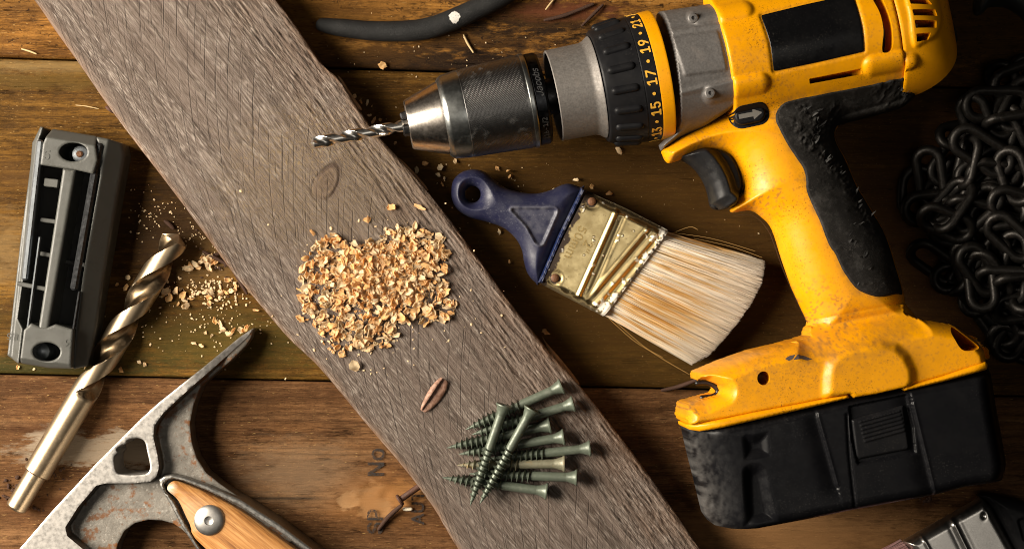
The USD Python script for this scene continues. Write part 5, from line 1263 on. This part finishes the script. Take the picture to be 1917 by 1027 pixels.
LINKS = [(1839, 283, 32, 150, 56, 22, 3, 12), (1869, 332, 8, 140, 58, 19, 4, 20), (1811, 303, 102, 120, 50, 17, 10, 62), (1868, 196, 0, 150, 58, 17, 0, 10), (1829, 226, 66, 125, 54, 14, 12, 30),
         (1892, 226, -8, 120, 52, 22, 0, 70), (1721, 362, 92, 125, 68, 5, 4, 6), (1742, 332, 80, 135, 52, 11, 10, 22), (1752, 388, -6, 150, 58, 10, 3, 12), (1803, 436, 10, 150, 58, 12, 6, 24), (1752, 492, 34, 140, 54, 6, 8, 35),
         (1818, 502, 66, 130, 54, 12, 6, 24), (1893, 444, 42, 130, 54, 21, 0, 25), (1853, 515, 52, 130, 54, 17, 8, 40), (1850, 562, 38, 145, 56, 9, 6, 18), (1862, 598, 52, 145, 54, 6, 4, 30),
         (1909, 528, -5, 120, 52, 20, 2, 60), (1909, 575, -8, 125, 54, 15, 3, 22), (1903, 484, 80, 125, 52, 17, 6, 30), (1861, 486, 104, 110, 52, 14, 8, 40), (1902, 642, 24, 130, 54, 5, 2, 14),
         (1893, 262, 64, 120, 52, 17, 8, 40), (1884, 160, 58, 120, 52, 10, 12, 30), (1905, 150, -20, 120, 54, 16, 2, 14), (1873, 388, 44, 140, 56, 15, 4, 30), (1900, 330, 70, 130, 54, 24, 2, 30), (1840, 350, -40, 130, 54, 10, 5, 40),
         (1780, 340, 120, 120, 54, 7, 6, 30), (1785, 455, 80, 120, 54, 6, 2, 20), (1835, 440, 60, 120, 54, 7, 5, 60), (1880, 420, 100, 130, 54, 9, 3, 15), (1885, 560, 70, 120, 54, 8, 3, 40), (1905, 610, 40, 130, 54, 8, 2, 50),
         (1825, 395, 15, 130, 54, 16, 3, 50), (1770, 415, 50, 120, 52, 6, 3, 30), (1860, 250, 10, 130, 54, 7, 3, 20), (1905, 385, 15, 130, 54, 22, 3, 15)]
R = np.random.default_rng(12)
for k in range(26): LINKS.append((R.uniform(1770, 1917), 0, R.uniform(0, 180), 130, 52, R.uniform(4, 20), R.uniform(-14, 14), R.uniform(0, 70)))
LINKS = [(x, y if y else (R.uniform(430, 640) if x > 1850 else R.uniform(240, 520)) , *rest_) for x, y, *rest_ in LINKS[:37]] + [(x, R.uniform(150 + (1917 - x) * 0.9, 640 - (1917 - x) * 0.75), *rest_) for x, y, *rest_ in LINKS[37:]]
for k in range(16): LINKS.append((R.uniform(1925, 2010), R.uniform(140, 650), R.uniform(0, 180), 140, 55, R.uniform(5, 22), R.uniform(-10, 10), R.uniform(0, 60)))
for a in LINKS: emit(ch, 'link', link(*a), chain_mat)
# ---------------------------------------------------------------- screws on the board
scr = metal('green_coated_screw', (0.112, 0.132, 0.100), 0.40, var=0.15, stain=(0.22, 0.22, 0.18), stain_amt=0.22, bump=0.00004, metallic=0.25)
scr_rust = metal('weathered_screw', (0.20, 0.19, 0.13), 0.45, var=0.2, stain=(0.24, 0.15, 0.05), stain_amt=0.6, bump=0.00008, metallic=0.25)
def screw_parts(hd, tp):
    z, u, w, L = frame_axes(hd, tp)
    rim = 3.75
    head = lathe([(1.0, 0.3), (1.1, 1.3), (0.25, 1.6), (0.05, rim - 0.15), (0.2, rim), (0.7, rim), (1.5, rim - 0.7), (2.8, 2.75), (4.2, 2.25), (5.2, 2.12)], hd, z, 36)
    sh = lathe([(5.2, 2.12), (20.5, 2.12), (21.5, 1.7), (L - 12, 1.6), (L - 5, 1.1), (L - 1, 0.35), (L, 0.05)], hd, z, 24)
    pitch, n = 2.45, 20
    s = np.arange(20.0, L - 1.2, pitch / n)
    th = 2 * np.pi * s / pitch
    env = sstep(s, 20.0, 22.0) * np.clip((L - 0.8 - s) / 9.0, 0.12, 1)
    ri = np.interp(s, [20, L - 12, L - 5, L - 1], [1.5, 1.5, 1.0, 0.3])
    ro = ri + (0.35 + 1.25 * env) * np.clip((L - s) / 6, 0.3, 1)
    d = np.cos(th)[:, None] * u - np.sin(th)[:, None] * w
    A, B, C = (hd + (s + o)[:, None] * z + r[:, None] * d for o, r in ((-0.62, ri), (0.12, ro), (0.45, ri)))
    V = np.stack([A, B, C], 1).reshape(-1, 3)
    k = np.arange(len(s) - 1) * 3
    F = np.vstack([np.stack([k + i, k + j, k + 3 + j], 1) for i, j in ((0, 1), (1, 2))] + [np.stack([k + i, k + 3 + j, k + 3 + i], 1) for i, j in ((0, 1), (1, 2))])
    return head, sh, (V, F)
SCREWS = [((1053, 722), (871, 804), 'green deck screw uppermost of the row, nearest the board edge'), ((1075, 755), (883, 813), 'green deck screw second from the top of the row, head by the board edge'), ((1031, 795), (836, 838), 'green deck screw third from the top of the row, with short head end'),
          ((1057, 817), (858, 850), 'green deck screw fourth from the top, above the longest reaching one'), ((1106, 838), (908, 860), 'green deck screw whose head sticks out farthest to the right'), ((1058, 867), (855, 870), 'yellowed and rusty deck screw among the green ones'),
          ((1081, 893), (878, 886), 'green deck screw just below the rusty one'), ((1025, 919), (827, 893), 'green deck screw lowest of the row'), ((944, 757), (880, 946), 'green deck screw lying across the others, left one of two'), ((996, 764), (898, 943), 'green deck screw lying across the others, right one of two')]
for i, (h_, t_, lab) in enumerate(SCREWS):
    top = i >= 8
    zh, zt = (BT + 9.6, BT + 6.6) if top else (BT + 4.0, BT + 2.2)
    if i in (1, 3, 6): zh += 0.8
    a, b = FLAT.p(*h_, zh), FLAT.p(*t_, zt)
    s_ = thing('deck_screw', lab, 'screw', (a[0], a[1], BT), group='deck screws piled on the grey board')
    m = scr_rust if i == 5 else scr
    hd, sh, tr = screw_parts(a, b)
    hp_ = emit(s_, 'head', hd, m, smooth=35)
    emit(s_, 'shank', sh, m, smooth=35)
    emit(s_, 'thread', tr, m, smooth=30)

# ---------------------------------------------------------------- curled dry leaf
def sheet_solid(P, n, m, t):
    """n x m grid of points to a thin solid"""
    P = P.reshape(n, m, 3)
    du, dv = np.gradient(P, axis=0), np.gradient(P, axis=1)
    nn = np.cross(du, dv); nn /= np.linalg.norm(nn, axis=2, keepdims=True) + 1e-9
    V = np.vstack([P.reshape(-1, 3), (P - t * nn).reshape(-1, 3)])
    i, j = np.meshgrid(np.arange(n - 1), np.arange(m - 1), indexing='ij')
    a = (i * m + j).ravel()
    F1 = np.vstack([np.stack([a, a + m, a + m + 1], 1), np.stack([a, a + m + 1, a + 1], 1)])
    k = n * m
    edge = np.concatenate([np.arange(m - 1), (np.arange(n - 1) * m + m - 1), (n * m - 1 - np.arange(m - 1)), ((n - 1 - np.arange(n - 1)) * m)])
    nxt = np.roll(edge, -1)
    F2 = np.vstack([np.stack([edge, nxt, nxt + k], 1), np.stack([edge, nxt + k, edge + k], 1)])
    return V, np.vstack([F1, F1[:, ::-1] + k, F2])
N = Nodes()
p = N.pos()
c = N.ramp(N.noise(p, 0.5, 5, 0.65), (0.3, (0.17, 0.080, 0.048)), (0.55, (0.34, 0.19, 0.13)), (0.75, (0.48, 0.32, 0.24)))
c = N.mixc(N.remap(N.noise(p, 2.2, 3, 0.6), 0.6, 0.68, 0, 0.8), c, (0.06, 0.03, 0.02))
leaf_mat = N.done('dry_leaf', base_color=c, roughness=0.6, normal=N.bump(N.noise(p, 0.9, 4, 0.6), 0.0003))
la0, lb0 = FLAT.p(830, 709, BT + 3), FLAT.p(790, 769, BT + 3)
lz, lu0, lw, LL = frame_axes(la0, lb0)
U, W = np.meshgrid(np.linspace(0, 1, 22), np.linspace(-1, 1, 17), indexing='ij')
wid = np.sin(np.pi * np.clip(U * 0.95 + 0.03, 0.02, 0.975) ** 0.8) ** 0.65
Wc = np.linspace(-1, 1, 17)
phi_ = np.interp(Wc, [-1, -0.6, 0.0, 0.25, 0.6, 1], [0.9, 0.2, -0.15, 0.1, 2.0, 3.3])
dx_, dz_ = np.cos(phi_) * 5.2 / 8, np.sin(phi_) * 5.2 / 8
cxs, czs = np.cumsum(dx_) - dx_[0], np.cumsum(dz_) - dz_[0]
cxs -= cxs.mean()
P = la0 + U[..., None] * LL * lz + (cxs[None] * (0.25 + 0.75 * wid))[..., None] * lw + (czs[None] * (0.2 + 0.8 * wid) - 2.2 + 1.6 * (U - 0.5) ** 2)[..., None] * lu0
P = P + 0.5 * (meshkit.fbm(P.reshape(-1, 3) / 2.5 + 40, 3, 3) - 0.5).reshape(22, 17, 1)
lone('dry_leaf', 'curled brown dry leaf on the board above the screws', 'leaf', sheet_solid(P, 22, 17, 0.18), leaf_mat)

# ---------------------------------------------------------------- nails, twigs and slivers
def nail(label, hx_, tx_, zh, zt, head_r=3.0, r=1.5):
    a, b = FLAT.p(*hx_, zh), FLAT.p(*tx_, zt)
    z, u, w, L = frame_axes(a, b)
    n_ = thing('rusty_nail', label, 'nail', (a[0], a[1], 0))
    emit(n_, 'head', lathe([(-1.2, head_r * 0.55), (-1.0, head_r * 0.9), (-0.4, head_r), (0.2, head_r * 0.9), (0.5, r)], a, z, 20), nail_rust, smooth=40)
    emit(n_, 'shank', lathe([(0.3, r), (L - 4, r), (L, 0.2)], a, z, 14), nail_rust, smooth=40)
nail('rusty nail sticking out from under the board beside the stamped letters', (750, 934), (830, 878), 4.2, 4.0)
nail('rusty nail head showing at the board edge above the grey hex key set', (207, 204), (250, 150), 4.0, 4.0, 2.6, 1.3)
nail('rusty nail half hidden under the board among the wood chips', (418, 472), (470, 440), 3.6, 4.0, 2.6, 1.3)
bark = plastic('dark_twig_bark', (0.055, 0.028, 0.018), 0.75, 0.6, (0.02, 0.01, 0.008), 0.6, bump=0.0003, spec=0.2)
straw = plastic('pale_straw', (0.50, 0.36, 0.18), 0.6, 0.3)
def twig(label, px, r, m=bark, z=1.2, cat='twig', name='dry_twig', zs=None):
    c_ = spline([(x, y) for x, y in px], False, 6)
    q = np.column_stack([FLAT.q(c_, z), (z if zs is None else np.interp(np.linspace(0, 1, len(c_)), np.linspace(0, 1, len(zs)), zs)) + 0 * c_[:, 0]])
    rr = r * (0.65 + 0.5 * np.sin(np.linspace(0.3, 2.8, len(q)))) * (1 + 0.25 * (meshkit.noise(q / 3 + 9) - 0.5))
    lone(name, label, cat, tube(q, rr, 8), m)
twig('thin brown twig leaning on the rusty nail by the stamped letters', [(709, 990), (728, 966), (752, 944)], 1.0, zs=(0.8, 1.5, 3.5))
twig('bent brown twig beside the board among the wood chips', [(420, 478), (437, 506), (452, 532), (462, 549)], 0.7)
twig('thin dark twig crossing the chips toward the board', [(378, 426), (394, 444), (412, 464)], 0.5)
twig('short dark twig under the chip cluster', [(381, 471), (402, 482), (430, 497)], 0.8)
twig('dark twig stuck in the spring clip of the drill foot', [(1240, 730), (1272, 722), (1306, 707)], 0.9, zs=(1.0, 3.0, 9.0))
twig('dark crumb of bark behind the big drill bit tip', [(309, 414), (316, 419), (324, 427)], 0.9)
twig('pale straw sliver on the golden plank by the top left corner', [(41, 92), (55, 96), (68, 101)], 0.4, straw, 0.8, 'sliver', 'wood_sliver')
twig('pale curved fibre on the middle plank left of the board', [(142, 197), (162, 199), (185, 204)], 0.2, straw, 0.8, 'sliver', 'wood_sliver')
twig('pale sliver standing behind the drill gear case', [(1036, 0), (1029, 9), (1022, 18)], 0.45, straw, 0.8, 'sliver', 'wood_sliver')
twig('pale sliver on the burnt plank below the pliers handle', [(868, 66), (876, 82), (886, 98)], 0.5, straw, 0.8, 'sliver', 'wood_sliver')
twig('thin fibre lying between the hex key set and the big bit', [(184, 629), (178, 652), (158, 690)], 0.35, straw, 0.9, 'sliver', 'wood_sliver')
twig('long dark splinter on the burnt plank behind the drill chuck', [(1128, 10), (1112, 26), (1090, 48)], 0.7, bark, 1.0, 'sliver', 'wood_sliver')
twig('reddish bark strip on the burnt plank behind the drill chuck', [(1020, 38), (1060, 28), (1110, 8)], 0.8, bark, 1.0, 'bark strip', 'bark_strip')
lone('pale_seed', 'small white seed beside the rusty nail on the low plank', 'seed', tube(np.column_stack([FLAT.q([(757, 952), (763, 952.5), (769, 952)], 1), [0.9, 1.0, 0.9]]), 0.9, 8), plastic('seed_white', (0.72, 0.66, 0.52), 0.5, 0.1))

# ---------------------------------------------------------------- wood chips
chipm = []
for i, (col, c2) in enumerate([((0.90, 0.66, 0.37), (0.82, 0.54, 0.26)), ((0.91, 0.73, 0.47), (0.84, 0.62, 0.35)), ((0.88, 0.59, 0.28), (0.78, 0.45, 0.17)), ((0.82, 0.68, 0.46), (0.70, 0.54, 0.33)), ((0.92, 0.78, 0.54), (0.86, 0.67, 0.42)), ((0.90, 0.64, 0.31), (0.82, 0.51, 0.21))]):
    N = Nodes(); p = N.pos()
    c = N.mixc(N.remap(N.noise(p, 0.7, 4, 0.6), 0.35, 0.65), col, c2)
    pr_ = N('principled_bsdf', base_color=c, roughness=0.65, specular_ior_level=0.25, normal=N.bump(N.noise(p, 2.0, 3, 0.6), 0.00015))
    tl2 = N('translucent_bsdf', color=c)
    mx = N('mix_closure', fac=0.45, closure1=pr_ + '.BSDF', closure2=tl2 + '.BSDF')
    chipm.append(usdkit.material(stage, f'/World/Looks/wood_chip_{i + 1}', N.n, N.l, surface=mx + '.closure'))
def chip_mesh(R, size):
    n, m = 5, 4
    U, W = np.meshgrid(np.linspace(-1, 1, n), np.linspace(-1, 1, m), indexing='ij')
    l, w = size * R.uniform(0.8, 1.25), size * R.choice([R.uniform(0.28, 0.5), R.uniform(0.5, 0.85)], p=[0.35, 0.65])
    ww = w * np.sqrt(np.clip(1.08 - U ** 2, 0.05, 1)) * (1 + R.normal(0, 0.10, U.shape))
    curl = R.uniform(0.2, 1.3) / max(size, 1e-3) * R.choice([1, -1])
    a = U * l * curl * 0.5
    x = np.sin(a) / (curl * 0.5 + 1e-6); z = (1 - np.cos(a)) / (curl * 0.5 + 1e-6)
    c2 = R.uniform(0.1, 0.5)
    y = W * ww; z = z + c2 * y * y / max(w, 0.1) + R.uniform(-0.35, 0.35) * U * y
    P = np.stack([x * 0.5, y * 0.5, z * 0.5], 2) + R.normal(0, 0.055 * size, (n, m, 3))
    return sheet_solid(P, n, m, R.uniform(0.12, 0.3))
def put(vf, R, pos, tilt):
    V, F = vf
    M = trimesh.transformations.euler_matrix(R.normal(0, tilt), R.normal(0, tilt), R.uniform(0, 2 * math.pi), 'sxyz')[:3, :3]
    V = V @ M.T
    V = V + np.array([pos[0], pos[1], pos[2] - V[:, 2].min()])
    return V, F
R = np.random.default_rng(21)
heap_px = [(580, 470), (622, 440), (655, 452), (690, 452), (718, 430), (775, 426), (818, 440), (836, 478), (824, 520), (852, 566), (840, 592), (800, 604), (745, 602), (738, 640), (700, 648), (655, 648), (640, 668), (612, 652), (600, 622), (578, 596), (564, 560), (566, 505)]
hg = Polygon(heap_px)
def heap_h(x, y):
    d = math.exp(-(((x - 715) / 95) ** 2 + ((y - 515) / 62) ** 2)) + 0.45 * math.exp(-(((x - 665) / 40) ** 2 + ((y - 618) / 26) ** 2))
    gap = math.exp(-(((x - 655) / 26) ** 2 + ((y - 582) / 9) ** 2)) + 0.7 * math.exp(-(((x - 735) / 18) ** 2 + ((y - 640) / 12) ** 2))
    return max(0, d - 0.8 * gap), gap
cand = []
while len(cand) < 1150:
    x, y = R.uniform(555, 856), R.uniform(424, 672)
    if not hg.buffer(4).contains(Point(x, y)): continue
    d, gap = heap_h(x, y)
    if R.random() > 0.45 + 0.75 * d or R.random() < 0.75 * gap: continue
    level = R.uniform(0, 1)
    size = R.choice([R.uniform(1.2, 2.6), R.uniform(2.6, 4.6)], p=[0.5, 0.5])
    cand.append((x, y, BT + 0.2 + 4.6 * d * level, size, level * (0.3 + d)))
cand.sort(key=lambda c: -(c[3] + 1.5 * c[4]))
low = []
HEAPL = 'pale curled wood chip in the heap on the grey board'
def one_chip(c_, label, group, name='wood_chip', tilt=0.42):
    x, y, z, size, _ = c_
    q = FLAT.q([(x, y)], z)[0]
    lone(name, label, 'wood chip', put(chip_mesh(R, size), R, (*q, z), tilt), chipm[R.integers(0, 6)], smooth=50, group=group)
for c_ in cand[:240]: one_chip(c_, HEAPL, 'wood chips heaped on the grey board')
rest = [[] for _ in range(6)]
pile = []
for c_ in cand[240:]:
    x, y, z, size, _ = c_
    q = FLAT.q([(x, y)], z)[0]
    rest[R.integers(0, 6)].append(put(chip_mesh(R, size), R, (*q, z * 0.96 + BT * 0.04), 0.5))
for k in range(520):
    x, y = R.uniform(560, 852), R.uniform(428, 668)
    d, gap = heap_h(x, y)
    if not hg.contains(Point(x, y)) or R.random() < 0.6 * gap: continue
    z = BT + 0.15 + 1.5 * d * R.random()
    rest[R.integers(0, 6)].append(put(chip_mesh(R, R.uniform(0.9, 1.8)), R, (*FLAT.q([(x, y)], z)[0], z), 0.4))
hs = thing('wood_shavings', 'small loose shavings between the larger chips of the heap', 'wood shavings', tuple(FLAT.q([(705, 545)], BT)[0]) + (BT,), kind='stuff')
def _hh(xy):
    px_, py_ = CX + xy[:, 0] * PXMM / (1 - BT / CAM_H), CY - xy[:, 1] * PXMM / (1 - BT / CAM_H)
    return np.array([heap_h(a_, b_)[0] for a_, b_ in zip(px_, py_)])
mg = poly(FLAT.q(spline([(610, 480), (650, 462), (700, 462), (760, 448), (808, 466), (806, 520), (820, 560), (780, 580), (720, 572), (660, 560), (610, 540)], True, 5), BT))
mv, mf = relief(mg, lambda xy, d: BT - 0.5 + np.clip(1.9 * _hh(xy), 0, 3) * sstep(d, 0, 4) + 2.2 * fbm2(xy, 1.3, 1.3, 15, 3) * sstep(d, 0, 2), 0.7, BT - 0.6)
emit(hs, 'shavings', (mv, mf), chipm[1], smooth=False)
for i in range(6): emit(hs, 'shavings', join(*rest[i]), chipm[i], smooth=50)
ON_BOARD = [((585, 435), 3.4, 'single pale chip on the board at the upper left of the heap'), ((688, 411), 3.8, 'single oval chip on the board above the heap'), ((733, 388), 3.8, 'flaky chip on the board above the heap and nearest the knot'), ((786, 388), 4.6, 'curled chip standing near the board edge by the blue brush'),
            ((665, 683), 5.6, 'crescent shaped chip alone on the board below the heap'), ((562, 596), 4.2, 'upright narrow chip at the outer edge of the heap'), ((640, 663), 3.6, 'oval chip just below the heap'), ((680, 651), 3.2, 'small chip beside the lower tongue of the heap'), ((726, 646), 3.4, 'flat oval chip at the lower tip of the heap')]
for (x, y), s_, lab in ON_BOARD: one_chip((x, y, BT + 0.3, s_, 0), lab, None, tilt=0.3)
def cluster(pts, label, group, smin=1.8, smax=3.8, z=0.3):
    for x, y in pts: one_chip((x, y, z, R.uniform(smin, smax), 0), label, group, tilt=0.4)
cluster([(356, 496), (366, 494), (376, 490), (384, 488), (392, 484), (399, 491), (390, 497), (394, 503), (402, 488), (372, 500), (352, 502), (381, 482)], 'crumpled wood chip in the small cluster between the big bit and the board', 'wood chips clustered beside the board', 2.6, 4.8)
cluster([(307, 552), (318, 557), (331, 544), (343, 552), (346, 562), (359, 560), (334, 568), (348, 574), (386, 545), (396, 549), (392, 556), (413, 548), (423, 547), (433, 544), (442, 538), (392, 568), (362, 549), (312, 545)], 'small wood chip in the trail beside the fluted bronze bit', 'wood chips trailing from the big drill bit', 2.0, 4.2)
cluster([(403, 600), (412, 606), (417, 616), (428, 624), (437, 618)], 'orange wood chip in the short row by the axe pick', 'wood chips in a row by the axe pick', 2.6, 4.2)
cluster([(363, 642), (377, 646), (385, 622), (396, 628), (426, 524), (480, 580), (451, 617)], 'stray wood chip on the mossy plank near the axe pick', 'stray wood chips near the axe pick', 1.8, 3.2)
one_chip((459, 616, 4.0, 4.6, 0), 'orange wood chip resting on the very tip of the axe pick', None, tilt=0.2)
cluster([(220, 532), (240, 519), (236, 538)], 'wood chip between the hex key set and the bronze bit', 'wood chips beside the hex key set', 2.0, 3.6)
for q_, l_ in (((227, 692), 'wood chip on the plank seam touching the bronze bit flutes'), ((261, 677), 'upright wood chip just above the seam right of the bronze bit'), ((271, 681), 'tiny chip right beside the upright chip above the seam'), ((33, 687), 'tiny chip below the lower corner of the hex key set')): one_chip((*q_, 0.3, 2.6, 0), l_, None, tilt=0.3)
one_chip((716, 123, 0.4, 4.6, 0), 'pale frilled chip on the plank seam below the pliers handle', None, tilt=0.2)
cluster([(688, 193), (696, 198), (664, 180), (712, 224), (700, 226), (692, 216), (740, 268), (676, 190)], 'chip in the dark gap between the board and the chuck', 'wood chips below the chuck nose', 2.0, 3.6)
cluster([(796, 306), (824, 313), (820, 327), (832, 335), (828, 345), (780, 318), (852, 302)], 'chip between the chuck and the blue handle', 'wood chips between chuck and brush', 2.0, 3.6)
cluster([(931, 316), (950, 318), (954, 330), (1077, 336), (1108, 349), (1141, 362)], 'pale chip on the dark plank above the brush', 'wood chips above the brush', 2.2, 3.4)
cluster([(937, 408), (953, 490), (935, 434), (1020, 620)], 'pale chip in the shade between board and brush', 'wood chips between board and brush', 2.0, 3.8)
one_chip((1158, 282, 0.4, 3.6, 0), 'pale chip on the dark plank just under the clutch ring', None, tilt=0.2)
# fine sawdust: one loose mass
dustm = chipm[4]
def crumbs(n, cx, cy, sx, sy, z, smin=0.25, smax=0.6, seed=1):
    Rr = np.random.default_rng(seed)
    out = []
    base = trimesh.creation.icosphere(0)
    bv, bf = np.array(base.vertices), np.array(base.faces)
    for k in range(n):
        x, y = Rr.normal(cx, sx), Rr.normal(cy, sy)
        s = Rr.uniform(smin, smax) * Rr.choice([1, 1, 1.6])
        v = bv * s * np.array([Rr.uniform(0.6, 1.6), Rr.uniform(0.5, 1), Rr.uniform(0.3, 0.6)])
        a = Rr.uniform(0, 6.28); c_, s_ = math.cos(a), math.sin(a)
        v = v @ np.array([[c_, -s_, 0], [s_, c_, 0], [0, 0, 1]]).T
        q = FLAT.q([(x, y)], z)[0]
        out.append((v + np.array([*q, z + s * 0.3]), bf))
    return out
sd = thing('sawdust', 'fine pale sawdust strewn over the planks and the board', 'sawdust', (0, 0, 0), kind='stuff')
cr = crumbs(150, 400, 545, 45, 14, 0.0, seed=1) + crumbs(110, 375, 470, 35, 45, 0.0, 0.15, 0.4, seed=2) + crumbs(110, 410, 600, 60, 40, 0.0, 0.15, 0.4, seed=3) + crumbs(70, 290, 400, 30, 30, 0, 0.15, 0.4, seed=4)
cr += crumbs(170, 700, 560, 100, 75, BT, 0.2, 0.6, seed=5) + crumbs(60, 950, 370, 80, 40, 0.0, 0.15, 0.4, seed=6) + crumbs(60, 300, 620, 130, 45, 0.0, 0.2, 0.4, seed=7)
cr += crumbs(70, 880, 110, 170, 35, 0.0, 0.12, 0.3, seed=8) + crumbs(60, 1300, 480, 250, 130, 0.0, 0.1, 0.25, seed=9)
emit(sd, 'grains', join(*cr), dustm, smooth=False)
dk_ = crumbs(46, 30, 925, 28, 14, 0.0, 0.3, 0.9, seed=11) + crumbs(24, 95, 885, 30, 14, 0.0, 0.25, 0.6, seed=12) + crumbs(40, 425, 490, 22, 26, 0.0, 0.3, 0.8, seed=13) + crumbs(14, 1735, 935, 6, 5, 0.0, 0.3, 0.7, seed=14)
gr = thing('dark_crumbs', 'dark crumbs of bark and dirt lying on the planks', 'dirt crumbs', (0, 0, 0), kind='stuff')
emit(gr, 'grains', join(*dk_), bark, smooth=False)
# torn flakes of rubber on the drill grip
Rg = np.random.default_rng(33)
fl = []
for px, n, s0 in (([(1515, 275), (1545, 297), (1575, 330), (1597, 350), (1612, 385), (1628, 408)], 16, 5), ([(1497, 205), (1522, 215), (1530, 240), (1518, 262), (1498, 250)], 18, 5), ([(1600, 440), (1580, 470), (1630, 500), (1560, 400)], 10, 14), ([(1680, 165), (1700, 175), (1705, 185)], 10, 5)):
    L = LineString(dq(px, 12))
    for k in range(n):
        q = shapely.get_coordinates(L.interpolate(Rg.uniform(0, L.length)))[0] + Rg.normal(0, s0 * 0.22, 2)
        z = float(grip_z(q[None], grip_poly.exterior.distance(Point(q)) * np.ones(1))[0])
        if not grip_poly.contains(Point(q)) or z < 3: continue
        V, F = chip_mesh(Rg, Rg.uniform(1.2, 3.4))
        M = trimesh.transformations.euler_matrix(Rg.normal(0, 0.45), Rg.normal(0, 0.45), Rg.uniform(0.4, 1.3), 'sxyz')[:3, :3]
        V = V * np.array([1.4, 0.5, 0.35]) @ M.T
        fl.append((V + np.array([q[0], q[1], z + 0.1]), F))
fp = D(drill, 'torn_rubber_flakes', join(*fl), plastic('torn_rubber', (0.035, 0.034, 0.033), 0.6, 0.3, (0.12, 0.11, 0.10), 0.4, spec=0.25), smooth=50)
stage.GetPrimAtPath(fp).SetCustomDataByKey('kind', 'stuff')
